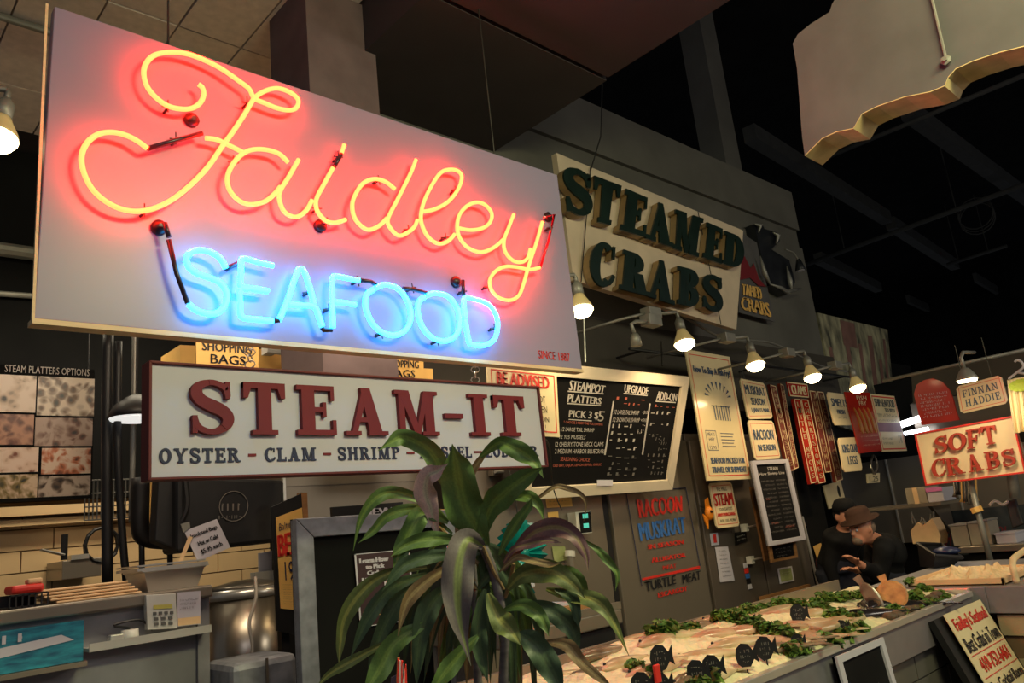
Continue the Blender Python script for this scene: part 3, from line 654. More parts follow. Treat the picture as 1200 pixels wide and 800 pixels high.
# be advised
r, q = card('notice_sign', 'cream notice with red heading BE ADVISED behind the maroon-lettered sign', [(571, 427), (652, 436), (656, 512), (575, 507)], dict(Y=3.0), M_cream, bord=M_inkr, bm=.04, bw=.012)
write(r, q, [('BE ADVISED', .12, .09, .87, .28)], M_inkr, bold=.008)
write(r, q, [('CRAB CAKES ARE NOT', .12, .40, .80, .5), ('PREVIOUSLY FROZEN', .12, .55, .82, .65), ('IF ANY PERSON', .3, .71, .84, .79)], M_inkk)
write(r, q, [('#', .3, .83, .8, .88), ('#', .3, .91, .8, .95)], M_inkk)
# shopping bags
r, q = card('shopping_bags_sign', 'yellow card reading SHOPPING BAGS above the left end of the maroon-lettered sign', [(230, 395), (303, 402), (303, 432), (230, 428)], dict(Y=3.5), M_yel)
write(r, q, [('SHOPPING', .09, .12, .88, .45), ('BAGS', .22, .56, .78, .9)], M_inkk, bold=.006)
r, q = card('shopping_bags_sign', 'smaller yellow card reading SHOPPING BAGS above the middle of the maroon-lettered sign', [(452, 418), (496, 420), (497, 446), (452, 444)], dict(Y=3.3), M_yel)
write(r, q, [('SHOPPING', .02, .12, .86, .45), ('BAGS', .1, .55, .75, .88)], M_inkk, bold=.006)
r, q = card('yellow_box', 'plain yellow carton end beside the smaller shopping bags card', [(490, 431), (507, 432), (508, 450), (490, 448)], dict(Y=3.34), M_orange if 0 else M_yel, th=.1, cat='box')
r, q = card('wall_cabinet', 'yellow wall cabinet with a diagonal strut behind the shopping bags card', [(211, 404), (374, 412), (374, 445), (211, 432)], dict(Y=4.3), M_yel, th=.3, cat='cabinet')
part('strut', MB().tube([P(336, 432, Y=4.2), P(366, 410, Y=4.2)], .012, 6), M_wood2, r)
part('towel_holder', MB().tube([P(312, 410, Y=4.1), P(338, 413, Y=4.1)], .02, 8).box(*P(311, 414, Y=4.15), *(P(311, 414, Y=4.15)+V(.06, .05, .12))), M_plasticw, r)
r, q = card('metal_duct', 'dull grey brown duct box behind the gap between the two large signs', [(375, 400), (560, 412), (565, 450), (378, 445)], dict(Y=3.9), M_concrete, th=.3, cat='duct')
# how to
q3 = dict(Y=3.35)
r, q = card('packing_sign', 'tall glossy cream sign with blue drawings about seafood packed for travel', [(803, 409), (855, 418), (881, 561), (829, 563)], q3, M_creamg, bord=M_inkr, bm=.05, bw=.01)
write(r, q, [('How To Ship A Fish Fry?', .1, .12, .92, .19), ('SEAFOOD PACKED FOR', .14, .83, .9, .875), ('TRAVEL OR SHIPMENT', .14, .90, .9, .945)], M_inkn, bold=.006)
m_ = MB()
for i in range(9):
    a = math.pi*(i+.5)/9; m_.add([qat(q, .55-.30*math.cos(a-.08), .36-.13*math.sin(a-.08), .003), qat(q, .55-.30*math.cos(a+.06), .36-.13*math.sin(a+.06), .003), qat(q, .55-.2*math.cos(a), .36-.06*math.sin(a), .003)], [(0, 1, 2)])
for i in range(7): rectm(m_, q, .40+.055*i, .43-.01*(i % 2), .42+.055*i, .54)
rectm(m_, q, .36, .425, .78, .432)
border(m_, sub(q, .12, .62, .36, .78), .02, .03)
for i in range(5): rectm(m_, q, .45, .64+.025*i, .75-.03*(i % 2), .645+.025*i)
part('drawing', m_, M_inkn, r); write(r, q, [('MEATS', .16, .64, .32, .665), ('HEY', .18, .68, .3, .705), ('12.95', .17, .74, .31, .765)], M_inkn)
r, q = card('muskrat_season_sign', 'cream card about muskrat season under the third bulb lamp', [(867, 443), (896, 449), (906, 490), (877, 491)], q3, M_cream, cham=.06, bord=M_inkr, bm=.06, bw=.01)
write(r, q, [('MUSKRAT', .1, .14, .9, .38), ('SEASON', .25, .46, .8, .64), ('1 JAN-15 MAR', .2, .72, .9, .86)], M_inkn, bold=.008)
r, q = card('racoon_sign', 'cream RACOON card just below the muskrat season card', [(876, 492), (906, 493), (915, 537), (885, 539)], q3, M_cream, cham=.06, bord=M_inkr, bm=.06, bw=.01)
write(r, q, [('RACOON', .12, .24, .88, .5), ('IN SEASON', .2, .62, .86, .78)], M_inkn, bold=.01)
# tall chalkboard
q = quad([(879, 540), (922, 538), (943, 632), (900, 640)], Y=3.3)
r = root('price_chalkboard', 'tall narrow chalkboard in a white frame listing wholesale prices under the racoon card', 'chalkboard', (q[2]+q[3])/2)
part('board', slab(q, .015), M_chalk, r); part('frame', frame(q, .1, .05, .03, .015), M_white, r, bevel=.002)
write(r, q, [('STEAM', .4, .085, .68, .125), ('How Shrimp Line', .16, .145, .84, .19)], M_chalkw)
write(r, q, [('#', .16+.1*(i % 2), .24+i*.05, .5, .262+i*.05) for i in range(13)]+[('#', .56, .24+i*.05, .84, .262+i*.05) for i in range(13)], M_chalkd)
write(r, q, [('#', .2, .45, .3, .475), ('#', .2, .74, .4, .765), ('#', .55, .8, .8, .825)], M_chalkr)
q = quad([(900, 638), (931, 632), (934, 653), (903, 659)], Y=3.36)
r = root('small_chalkboard', 'small chalkboard in a brown wood frame directly below the tall white-framed one', 'chalkboard', (q[2]+q[3])/2)
part('board', slab(q, .015), M_chalk, r); part('frame', frame(q, .09, .14, .02, .01), M_wood2, r); write(r, q, [('#', .2, .3, .8, .38), ('#', .2, .5, .8, .58), ('#', .2, .7, .7, .78)], M_chalkd)
# vertical name strips
strips = [((902, 450), (909, 452), (932, 551), (924, 552), 'M', 'PREMIUM MUSSELS', 'leftmost red brown plank strip beside the muskrat card', M_redbrown),
 ((914, 449), (918, 451), (936, 548), (931, 550), '', 'SOFT SHELL', 'narrow red brown plank strip, second from the muskrat card', M_redbrown),
 ((930, 467), (938, 467), (958, 565), (950, 567), '', 'LITTLE NECKS', 'bright red plank strip hanging at left under the clams sign', M_red),
 ((938, 467), (947, 468), (968, 565), (959, 567), '', 'CHERRYSTONES', 'bright red plank strip hanging at right under the clams sign', M_red),
 ((948, 457), (956, 458), (975, 553), (967, 554), '', 'JUMBO LUMP', 'red brown plank strip just right of the clams sign', M_redbrown),
 ((957, 458), (965, 459), (988, 562), (980, 565), '', 'BACKFIN CRAB', 'red brown plank strip nearest the smelts card', M_redbrown)]
for a, b, c, d, h_, txt, lab, mm_ in strips:
    q = quad([a, b, c, d], Y=3.38); r = root('name_strip', lab, 'sign', (q[2]+q[3])/2, 'vertical plank strips above the kitchen')
    part('plank', slab(q, .03), mm_, r)
    m_ = MB(); border(m_, q, .02, .1, .002, .004, .01); part('border_line', m_, M_cream, r)
    m_ = MB(); n = len(txt)
    for i, ch in enumerate(txt):
        if ch != ' ': words(m_, q, ch, .33, .04+i*.92/n, .7, .04+(i+.75)*.92/n, .004, bold=.03)
    part('lettering', m_, mat('tan_paint', s(190, 160, 120), .6), r)
r, q = card('clams_sign', 'red CLAMS sign with cream border below the fourth bulb lamp', [(922, 447), (946, 450), (948, 466), (926, 464)], dict(Y=3.36), M_red, bord=M_cream, bm=.0, bw=.03)
write(r, q, [('CLAMS', .14, .2, .88, .84)], M_cream, bold=.02)
r, q = card('smelts_sign', 'cream SMELTS card right of the red brown strips', [(969, 459), (992, 462), (999, 498), (978, 498)], dict(Y=3.22), M_cream, cham=.07)
write(r, q, [('SMELTS', .1, .18, .92, .42), ('FRESH', .3, .52, .7, .65), ('#', .25, .74, .75, .8)], M_inkn, bold=.01)
r, q = card('crab_legs_sign', 'cream KING CRAB LEGS card hanging below the smelts card', [(982, 513), (1004, 512), (1011, 551), (989, 553)], dict(Y=3.22), M_cream, cham=.07)
write(r, q, [('KING CRAB', .12, .2, .9, .45), ('LEGS', .3, .55, .8, .8)], M_inkn, bold=.01)
# red poster with fried fish
r, q = card('fried_fish_poster', 'bright red poster with a picture of golden fried fish under the farthest bulb', [(990, 459), (1019, 460), (1034, 528), (1008, 531)], dict(Y=3.2), M_red, cat='poster')
write(r, q, [('FISH', .4, .06, .8, .13), ('FRY', .45, .15, .75, .22)]+[('#', .2, .66+.07*i, .95, .68+.07*i) for i in range(4)], M_cream)
m_ = MB()
for i in range(4):
    c = qat(q, .3+.19*i, .48, .01); up = (q[0]-q[3]).normalized(); sd = (q[1]-q[0]).normalized()
    m_.tube(catmull([c-up*.07+sd*.01, c-up*.03, c+up*.03-sd*.01, c+up*.08-sd*.03], 3), [.03]*4+[.025]*3+[.016, .012, .008][:3], 8, flat=.3, fax=tuple(qn(q))) if 0 else m_.hexa([c+up*a+sd*b for a, b in [(.13, -.06), (.1, -.03), (.0, .02), (-.1, .03), (-.13, .0), (-.1, -.03), (.0, -.03)]], [c+up*a+sd*b-qn(q)*.01 for a, b in [(.13, -.06), (.1, -.03), (.0, .02), (-.1, .03), (-.13, .0), (-.1, -.03), (.0, -.03)]])
part('fish_picture', m_, M_lobster, r)
r, q = card('seafood_poster', 'pale poster with violet band right of the red fried fish poster', [(1019.5, 461), (1048, 464), (1063, 528), (1034.5, 529)], dict(Y=3.2), M_cream, cat='poster', bord=M_inkr, bm=.03, bw=.02)
write(r, q, [('SHIP SEAFOOD', .1, .08, .9, .22), ('TO YOU', .45, .24, .85, .31), ('#', .1, .34, .9, .4), ('#', .1, .44, .85, .48), ('#', .1, .76, .5, .8), ('#', .1, .84, .5, .88), ('#', .75, .72, .9, .86)], M_greyp, bold=.01)
m_ = MB(); rectm(m_, q, .02, .5, .97, .66); part('violet_band', m_, M_purple, r)
rl = MB().tube([V(4.55, 3.45, 2.72), V(8.4, 3.45, 2.72)], .012, 8)
hr = root('sign_rail', 'thin dark rail along the dark wall that the kitchen cards and plank strips hang from', 'rail', (6.5, 3.45, 2.7)); part('rod', rl, M_black, hr, smooth=True)
for xx in (4.7, 6.5, 8.2): part('bracket', MB().tube([V(xx, 3.45, 2.72), V(xx, 3.71, 2.72)], .01, 6), M_black, hr)
for o_ in [o_ for o_ in COL.objects if o_.name.split('.')[0] in ('name_strip', 'clams_sign', 'smelts_sign', 'crab_legs_sign', 'muskrat_season_sign', 'racoon_sign', 'packing_sign', 'fried_fish_poster', 'seafood_poster', 'price_chalkboard', 'steam_notice')]:
    lc_ = OFF[o_.name]; part('hanging_wire', MB().tube([lc_+V(0, .04, .02), V(lc_.x, 3.45, 2.72)], .002, 4), M_black, o_)
# mural panel
q = quad([(958, 366), (1040, 386), (1053, 520), (985, 500)], Y=3.72)
r = root('mural_panel', 'large dark faded mural panel on the wall above the farthest bulb lamps', 'picture', (q[2]+q[3])/2)
part('panel', slab(q, .03), M_mural, r)
m_ = MB(); rectm(m_, q, .28, .02, .48, .25, .004)
for u, v, w_, h_ in [(.05, .3, .05, .5), (.3, .25, .06, .6), (.5, .2, .05, .55), (.66, .1, .07, .5), (.8, .3, .05, .55), (.9, .1, .04, .7)]: rectm(m_, q, u, v, u+w_, v+h_, .003)
part('figure_print', m_, M_muralr, r)
# black plastic sheeting and spot head, left of mural
m_ = MB()
pts = [(884, 262), (893, 262), (896, 268), (910, 272), (914, 282), (904, 292), (925, 305), (932, 330), (922, 345), (903, 334), (897, 320)]
f_ = [P(x, y, Y=3.6) for x, y in pts]; m_.hexa(f_, [p+V(0, .2, 0) for p in f_])
r = root('plastic_sheet', 'crumpled black plastic sheet hanging beside the crab banner', 'sheet', P(905, 340, Y=3.7)); part('sheet', m_, M_tarp, r)
m_ = MB()
for pl in [[(891, 300), (896, 320), (903, 334)], [(922, 312), (926, 330), (928, 342)], [(884, 262), (891, 264), (889, 272)], [(906, 272), (912, 276), (910, 285)], [(903, 333), (915, 337), (922, 342), (938, 338)]]:
    part('fold', MB().tube([P(x, y, Y=3.56) for x, y in pl], [.006, .03, .008][:len(pl)] if len(pl) == 3 else [.01, .02, .025, .01], 6), M_conduit, r, smooth=True)
c = P(938, 316, Y=3.5); r = root('spotlight', 'small grey spotlight head off the right edge of the black plastic sheet', 'lamp', c)
part('shade', MB().lathe(c, [(.05, -.01), (.055, 0), (.04, .06), (.02, .12)], 14), M_tarp, r, smooth=True); part('lens', MB().lathe(c, [(.04, -.015), (.045, -.008)], 14), M_white, r)
part('arm', MB().tube([c+V(0, 0, .11), c+V(-.08, .0, .18), c+V(-.22, .02, .2)], .01, 6), M_conduit, r)

# =================================================================== fridges
def fridge(label, xa, xb, Yf=3.6, top=2.12, handles=(), doors=1, m=M_steel):
    r = root('refrigerator', label, 'refrigerator', ((xa+xb)/2, Yf+.4, 0))
    part('body', MB().box(xa, Yf+.03, .1, xb, Yf+.8, top), M_steeld, r, bevel=.006)
    w_ = (xb-xa)/doors
    for i in range(doors):
        d = part('door', MB().box(xa+i*w_+.012, Yf, .25, xa+(i+1)*w_-.012, Yf+.03, top-.06), m, r, bevel=.006)
        if not handles: continue
        hx = xa+i*w_+(.07 if handles and handles[i] else w_-.07)
        part('handle', MB().tube([V(hx, Yf, .95), V(hx, Yf-.05, .98), V(hx, Yf-.05, 1.38), V(hx, Yf, 1.41)], .012, 8), M_alum, d, smooth=True)
    for sx in (xa+.06, xb-.06):
        for sy in (Yf+.1, Yf+.7): part('leg', MB().lathe(V(sx, sy, 0), [(.03, 0), (.02, .1)], 10), M_steeld, r)
    return r
fa = P(560, 640, Y=3.6).x; fb = P(712, 600, Y=3.6).x; fc = P(832, 690, Y=3.6).x; fd = P(957, 690, Y=3.6).x
fridge('steel refrigerator behind the leafy plant with a control box on its door', fa, fb-.03)
fr2 = fridge('steel refrigerator with red and blue RACOON MUSKRAT lettering painted on its door', fb+.03, fc)
fr3 = fridge('dark steel refrigerator under the tall white-framed chalkboard with small stickers', fc+.03, fd, doors=2, m=M_steeld)
YF = 3.595
part('gap_shade', MB().box(fb-.03, 3.62, .1, fb+.03, 3.9, 2.1), M_black, fr2)  # black filler painting the shade of the gap between two refrigerators
q0 = quad([(733, 575), (802, 572), (828, 700), (752, 705)], Y=YF)
def on_door(text, pts, m, bold=.01):
    mm = MB(); W = quad(pts, Y=YF)
    if text == '_': rectm(mm, W, 0, 0, 1, 1, .002)
    else: words(mm, W, text, 0, 0, 1, 1, .002, bold=bold)
    part('lettering', mm, m, fr2)
c8 = lambda *l: cr(4.445, 700, 540, l)
on_door('RACOON', c8((205, 200), (438, 180), (440, 262), (222, 298)), M_inkr, .012)
on_door('MUSKRAT', c8((212, 325), (452, 290), (462, 372), (228, 418)), M_inkb, .012)
on_door('IN SEASON', c8((265, 435), (445, 408), (448, 432), (268, 460)), M_inkr)
on_door('ALLIGATOR', c8((280, 505), (455, 478), (460, 500), (284, 530)), M_inkr)
on_door('MEAT', c8((340, 545), (410, 535), (412, 555), (342, 568)), M_inkr)
on_door('_', c8((232, 610), (532, 545), (534, 560), (234, 622)), M_inkr)
on_door('TURTLE', c8((245, 630), (405, 595), (408, 640), (255, 680)), M_inkk, .012)
on_door('MEAT', c8((440, 592), (535, 570), (538, 615), (446, 637)), M_inkk, .012)
on_door('ESCARGOT', c8((315, 685), (465, 650), (468, 675), (318, 712)), M_inkr)
for a, b in [(((150, 165), (460, 140))), (((460, 140), (535, 545))), (((150, 165), (232, 650)))]:
    pa, pb = [P(700+x/4.445, 540+y/4.445, Y=YF-.002) for x, y in (a, b)]; part('painted_line', MB().tube([pa, pb], .004, 4), M_navy, fr2)
# things on fridges
r, q = card('steam_notice', 'small cream card reading WE WILL STEAM under the tall packing sign', [(831, 566), (857, 564), (867, 616), (840, 619)], dict(Y=3.5), M_cream, cham=.07, bord=M_inkr, bm=.07, bw=.012)
write(r, q, [('WE WILL', .25, .1, .72, .19), ('YOUR SEAFOOD', .2, .56, .8, .63), ('FOR 10% MORE', .2, .82, .85, .88)], M_inkk)
write(r, q, [('STEAM', .1, .24, .9, .52), ('ANY PURCHASE', .12, .68, .88, .75)], M_inkr, bold=.02)
c = P(831, 601, Y=3.5)
r = root('toy_fish', 'orange rubber fish hanging left of the WE WILL STEAM card', 'toy', c-V(0, 0, .06))
part('body', MB().ball(c, .045, .03, .055), M_orange, r, smooth=True)
part('fin', MB().hexa([c+V(-.03, 0, .03), c+V(.03, 0, .03), c+V(.02, 0, .12), c+V(-.02, 0, .1)], [c+V(-.03, .01, .03), c+V(.03, .01, .03), c+V(.02, .01, .12), c+V(-.02, .01, .1)]), M_orange, r)
part('tail', MB().hexa([c+V(-.02, 0, -.04), c+V(-.08, 0, 0), c+V(-.07, 0, -.05), c+V(-.04, 0, -.12)], [c+V(-.02, .01, -.04), c+V(-.08, .01, 0), c+V(-.07, .01, -.05), c+V(-.04, .01, -.12)]), M_orange, r)
part('eye', MB().ball(c+V(-.01, -.03, .01), .012), M_black, r, smooth=True)
part('hanging_hook', MB().tube([c+V(.02, .02, .04), c+V(.02, .09, .06)], .004, 6), M_rope, r)
r, q = card('paper_receipt', 'long white paper strip taped to the steel door below the WE WILL STEAM card', [(838, 641), (853, 640), (861, 680), (844, 682)], dict(Y=YF-.004), M_white, th=.002, cat='paper')
write(r, q, [('#', .2, .1+.12*i, .8, .14+.12*i) for i in range(7)], M_inkk)
r, q = card('black_notice', 'small black sticker with white text on the steel door by the orange fish', [(861, 624), (874, 621), (876, 634), (862, 639)], dict(Y=YF-.004), M_black, th=.002, cat='sticker')
write(r, q, [('#', .15, .3, .85, .42), ('#', .15, .6, .85, .72)], M_chalkw)
r, q = card('square_magnet', 'pinkish square magnet on the dark recess below the orange fish', [(832, 625), (841, 624), (843, 638), (834, 639)], dict(Y=YF-.004), M_white, th=.004, cat='magnet'); write(r, q, [('_', .3, .1, .7, .8)], M_inkr)
for i in range(5):
    x = 871+i*1.3; y = 660+i*6.2
    r, q = card('round_magnet', ['white', 'red', 'blue', 'black', 'pale'][i]+' small magnet in the vertical row on the dark steel door, '+['topmost', 'second', 'middle', 'fourth', 'lowest'][i], [(x, y), (x+4.5, y-1), (x+5.5, y+4.5), (x+1, y+5.5)], dict(Y=YF-.004), [M_white, M_inkr, M_inkb, M_black, M_white][i], th=.004, cat='magnet', group='row of magnets on the steel door')
r, q = card('green_sticker', 'square green and white sticker on the dark steel door', [(911, 666), (928, 663), (931, 680), (914, 684)], dict(Y=YF-.004), M_white, th=.002, cat='sticker')
part('green_print', MB().add(sub(q, .1, .1, .9, .9, .002), [(0, 1, 2, 3)]), M_green, r); write(r, q, [('#', .2, .3, .8, .36), ('#', .2, .45, .8, .5)], M_white)
r = root('slat_rack', 'two pale wooden slats on the lower dark steel door', 'rack', P(920, 702, Y=3.58))
for dy in (0, 6.5): part('slat', slab(quad([(891.5, 699+dy), (949, 684+dy), (950, 688+dy), (893, 704+dy)], Y=3.56), .02), M_wood2, r)
part('bracket', MB().box(P(905, 700, Y=3.58).x, 3.575, P(905, 705, Y=3.58).z-.02, P(907, 700, Y=3.58).x, 3.59, P(905, 700, Y=3.58).z+.03), M_steel, r)
# door latch pieces and wood strip left of tall chalkboard
tag(obj('wooden_strip', slab(quad([(880, 570), (885, 570), (903, 655), (897, 657)], Y=3.5), .02), M_wood2), 'narrow worn wood strip along the left side of the tall chalkboard', 'strip')
for i, (x, y, lab) in enumerate([(875, 618, 'upper door latch bar left of the tall chalkboard'), (882, 656, 'lower door latch bar left of the small brown chalkboard')]):
    c = P(x, y, Y=3.54); r = root('door_latch', lab, 'latch', c); part('bar', MB().tube([c, P(x+16, y-4, Y=3.54)], .008, 8), M_alum, r); part('plate', MB().box(c.x-.015, c.y, c.z-.03, c.x+.03, c.y+.05, c.z+.03), M_plasticw, r)
    c2 = None
# control box with green displays
c = quad([(674, 600), (692, 598), (694, 624), (677, 626)], Y=3.52)
r = root('control_box', 'grey timer box with two green lit displays on the steel door', 'timer', (c[2]+c[3])/2)
part('case', slab(c, .07), M_plasticw, r); m_ = MB(); rectm(m_, c, .2, .04, .98, .96, .002); part('face', m_, M_vdark, r)
part('wall_bracket', MB().box(c[0].x+.02, 3.55, c[3].z+.02, c[1].x-.02, 3.6, c[0].z-.02), M_black, r)
M_disp = mat('green_display', (.1, .5, .4), emit=s(40, 150, 140), es=.9)
for v in (.12, .55):
    m_ = MB(); rectm(m_, c, .42, v, .78, v+.2, .004); part('display', m_, M_disp, r)
r, q = card('yellow_note', 'yellow paper note pinned on the steel door above the control box', [(639, 579), (669, 578), (671, 593), (641, 595)], dict(Y=YF-.004), M_yel, th=.002, cat='paper'); write(r, q, [('#', .1, .2, .9, .3), ('#', .1, .5, .9, .6), ('#', .1, .75, .6, .82)], M_greyp)
r, q = card('yellow_folder', 'bright yellow folder strip left of the control box', [(642, 600), (654, 599), (657, 627), (645, 628)], dict(Y=YF-.004), M_yel, th=.004, cat='paper')
r, q = card('white_card', 'white and green label below the control box', [(647, 640), (662, 640), (665, 656), (650, 659)], dict(Y=YF-.004), M_green, th=.004, cat='label')
c = P(664, 640, Y=3.54); c2 = P(672, 670, Y=3.54)
r = root('soap_dispenser', 'grey cylinder dispenser with black cord under the control box', 'dispenser', c2); part('body', MB().tube([P(670, 668, Y=3.54), P(668, 650, Y=3.54)], .028, 12), M_steel, r); part('cap', MB().tube([P(668, 652, Y=3.54), P(668, 645, Y=3.54)], .034, 12), M_plasticw, r)
for (x, y) in [(640, 590), (590, 585)]: pass
tag(obj('hanging_wire', MB().tube(catmull([P(640, 515, Y=2.62), P(645, 530, Y=2.8), P(648, 570, Y=3.2), P(658, 597, Y=3.5)], 5), .004, 6), M_rope), 'thin dark wire drooping from the right end of the maroon-lettered sign', 'wire')
# hinges on top of left fridge area, cream metal latches
for i, (x, y) in enumerate([(577, 553), (577, 575)]):
    c = P(x, y, Y=3.55); r = root('steel_latch', ['upper', 'lower'][i]+' bright steel latch just under the right half of the maroon-lettered sign', 'latch', c-V(0, 0, .02))
    part('plate', MB().box(c.x, c.y, c.z-.02, c.x+.09, c.y+.04, c.z+.02), M_steel, r); part('bolt', MB().tube([c+V(.01, -.012, 0), c+V(.08, -.012, 0)], .01, 8), M_alum, r)
# teal plastic bundle behind the plant
c = P(611, 648, Y=3.15)
r = root('plastic_bundle', 'teal pleated plastic bundle behind the leafy plant', 'bag', c-V(0, 0, .28))
m_ = MB()
for i in range(22):
    a0 = 2*math.pi*i/22; a1_ = 2*math.pi*(i+1)/22; rr_ = .175
    am = (a0+a1_)/2
    m_.add([c, c+V(rr_*math.cos(a0), .02, rr_*math.sin(a0)), c+V(rr_*1.02*math.cos(am), -.025, rr_*1.02*math.sin(am)), c+V(rr_*math.cos(a1_), .02, rr_*math.sin(a1_)), c+V(0, .06, 0)], [(0, 1, 2), (0, 2, 3), (4, 2, 1), (4, 3, 2)])
part('pleats', m_, M_teal, r); part('knot', MB().ball(c+V(0, -.02, 0), .03), M_teal, r, smooth=True); part('tail', MB().tube([c, c+V(-.03, 0, -.1), c+V(.02, 0, -.22)], [.03, .025, .04], 8), M_teal, r, smooth=True)
part('string', MB().tube([c+V(0, 0, .03), c+V(0, 0, .3), c+V(.02, .1, .7)], .003, 5), M_rope, r)

# =================================================================== steel worktable behind plant with scale
wt = root('work_table', 'steel prep table between the plant and the fish counter', 'table', (2.4, 2.6, 0))
part('tabletop', MB().box(2.08, 2.33, 1.06, 2.75, 2.9, 1.12), M_steel, wt, bevel=.006)
part('raised_edge', MB().box(2.08, 2.33, 1.12, 2.75, 2.35, 1.15), M_steel, wt)
part('side_panel', MB().box(2.1, 2.36, .5, 2.72, 2.40, 1.06), M_black, wt)
for x in (2.12, 2.68):
    for y in (2.4, 2.85): part('leg', MB().tube([V(x, y, 0), V(x, y, 1.06)], .02, 8), M_steel, wt)
sc_ = root('food_scale', 'white topped food scale on the steel prep table behind the plant', 'scale', (2.24, 2.62, 1.12))
part('body', MB().box(2.13, 2.5, 1.12, 2.36, 2.75, 1.24), M_steeld, sc_, bevel=.01); part('platter', MB().box(2.10, 2.45, 1.26, 2.36, 2.78, 1.285), M_white, sc_, bevel=.008); part('post', MB().box(2.2, 2.6, 1.24, 2.26, 2.66, 1.26), M_black, sc_)
part('display', MB().box(2.2, 2.485, 1.15, 2.3, 2.5, 1.21), M_greyp, sc_)
tb = root('foam_tray', 'brown tray with papers on the steel prep table', 'tray', (2.54, 2.6, 1.12)); part('tray', MB().box(2.4, 2.45, 1.12, 2.68, 2.75, 1.16), M_wood2, tb, bevel=.006); part('liner', MB().box(2.43, 2.48, 1.16, 2.65, 2.72, 1.165), M_white, tb)

# =================================================================== A-frame board
q = quad([(343, 609), (527, 598), (533, 812), (353, 815)], Y=3.0)
q = [V(1.55, 3.0, 1.64), V(2.37, 3.0, 1.63), V(2.37, 2.99, .2), V(1.55, 2.99, .2)]
af = root('crab_lesson_board', 'tall black board in a grey zinc frame behind the plant with a crab picking flyer', 'board', (1.96, 3.05, 0))
part('board', slab(q, .02), M_vdark, af)
part('frame', frame(q, .095, .055, .05, .03), M_galv, af, bevel=.004)
part('leg', MB().box(1.55, 3.0, 0, 1.62, 3.04, .2), M_galv, af); part('leg', MB().box(2.30, 3.0, 0, 2.37, 3.04, .2), M_galv, af)
part('rear_leg', MB().tube([V(1.6, 3.02, 1.5), V(1.6, 3.22, 0)], .015, 8).tube([V(2.3, 3.02, 1.5), V(2.3, 3.22, 0)], .015, 8), M_galv, af)
fq = quad([(415, 649), (479, 645), (485, 716), (420, 738)], Y=2.985)
fq = quad([(415, 649), (480, 643), (486, 726), (422, 735)], Y=2.985)
m_M = mat('flyer_maroon', s(52, 26, 30), .5)
fl = root('flyer', 'dark maroon flyer reading Learn How to Pick Crabs Like a Pro on the black board', 'poster', (fq[2]+fq[3])/2)
part('panel', slab(fq, .004), m_M, fl); m_ = MB(); border(m_, fq, .0, .03, .001, .0, .012); part('border_line', m_, M_white, fl)
write(fl, fq, [('Learn How', .08, .07, .58, .14), ('to Pick', .18, .165, .5, .225), ('Crabs', .2, .25, .46, .31), ('Like a Pro', .1, .34, .6, .405)], M_white, bold=.012)
write(fl, fq, [('#', .06, .8, .4, .815), ('#', .06, .85, .4, .865)], M_yel)
m_ = MB(); rectm(m_, fq, .48, .42, .9, .72, .003); part('white_square', m_, M_white, fl)
# NEW sign behind board
r, q = card('new_sign', 'black strip sign reading NEW above the zinc framed board', [(389, 594), (472, 588), (473, 606), (390, 608)], dict(Y=3.3), M_black, th=.02)
write(r, q, [('NEW', .4, .3, .84, .82)], M_white, bold=.01)
part('post', MB().box(q[3].x+.03, 3.32, 0, q[3].x+.07, 3.34, q[3].z+.05), M_black, r)
r, q = card('yellow_tray', 'thin bright yellow tray edge just right of the NEW strip sign', [(496, 597), (528, 596), (528, 602), (496, 604)], dict(Y=3.3), M_yel, th=.2, cat='tray')
part('support', MB().box(q[3].x+.02, 3.4, 0, q[3].x+.05, 3.43, q[3].z), M_black, r)
# steel hood/backing between sign and board
hd = root('vent_hood', 'beige brushed steel hood panel under the middle of the maroon-lettered sign', 'hood', (2.6, 4.2, 1.6))
part('panel', MB().box(2.0, 3.95, 1.65, 2.95, 4.3, 2.3), M_steel, hd, bevel=.01); part('corner_trim', MB().box(1.985, 3.93, 1.6, 2.0, 3.95, 2.3), M_alum, hd)
part('seam', MB().box(2.0, 3.942, 1.86, 2.95, 3.95, 1.88), M_steel, hd)

# =================================================================== LEFT SIDE
YL = 3.5
# steel counter
lc = root('steel_counter', 'scratched steel service counter at the lower left with shelf and pocket', 'counter', (.9, 3.8, 0))
XE = P(245, 690, Y=YL).x; ZT = P(0, 716, Y=YL).z
part('front_panel', MB().box(-.6, YL+.02, .05, XE-.02, YL+.05, ZT-.03), M_steels, lc)
part('countertop', MB().box(-.6, YL-.03, ZT-.05, XE+.005, YL+.55, ZT+.0), M_steel, lc, bevel=.008)
part('end_panel', MB().box(XE-.05, YL, .05, XE, YL+.5, ZT-.05), M_steels, lc)
for x in (-.5, XE-.1):
    part('leg', MB().box(x, YL+.1, 0, x+.06, YL+.16, .05), M_steeld, lc)
a = P(97, 750, Y=YL); b = P(238, 731, Y=YL)
part('small_shelf', MB().box(a.x, YL-.09, b.z-.03, b.x, YL+.02, b.z-.018).box(a.x, YL-.09, b.z-.018, b.x, YL-.085, b.z+.0), M_alum, lc)
zs = b.z-.018
q = quad([(-60, 706), (98, 703), (101, 737), (-60, 758)], Y=YL-.02)
bx = root('wrap_box', 'blue and white carton of wrap paper in the pocket of the steel counter', 'box', (q[2]+q[3])/2)
qz = [V(-.2, YL-.07, ZT-.07), V(P(99, 705, Y=YL-.07).x, YL-.07, ZT-.07), V(P(99, 705, Y=YL-.07).x, YL-.07, ZT-.215), V(-.2, YL-.07, ZT-.215)]
part('carton', slab(qz, .07), M_box, bx)
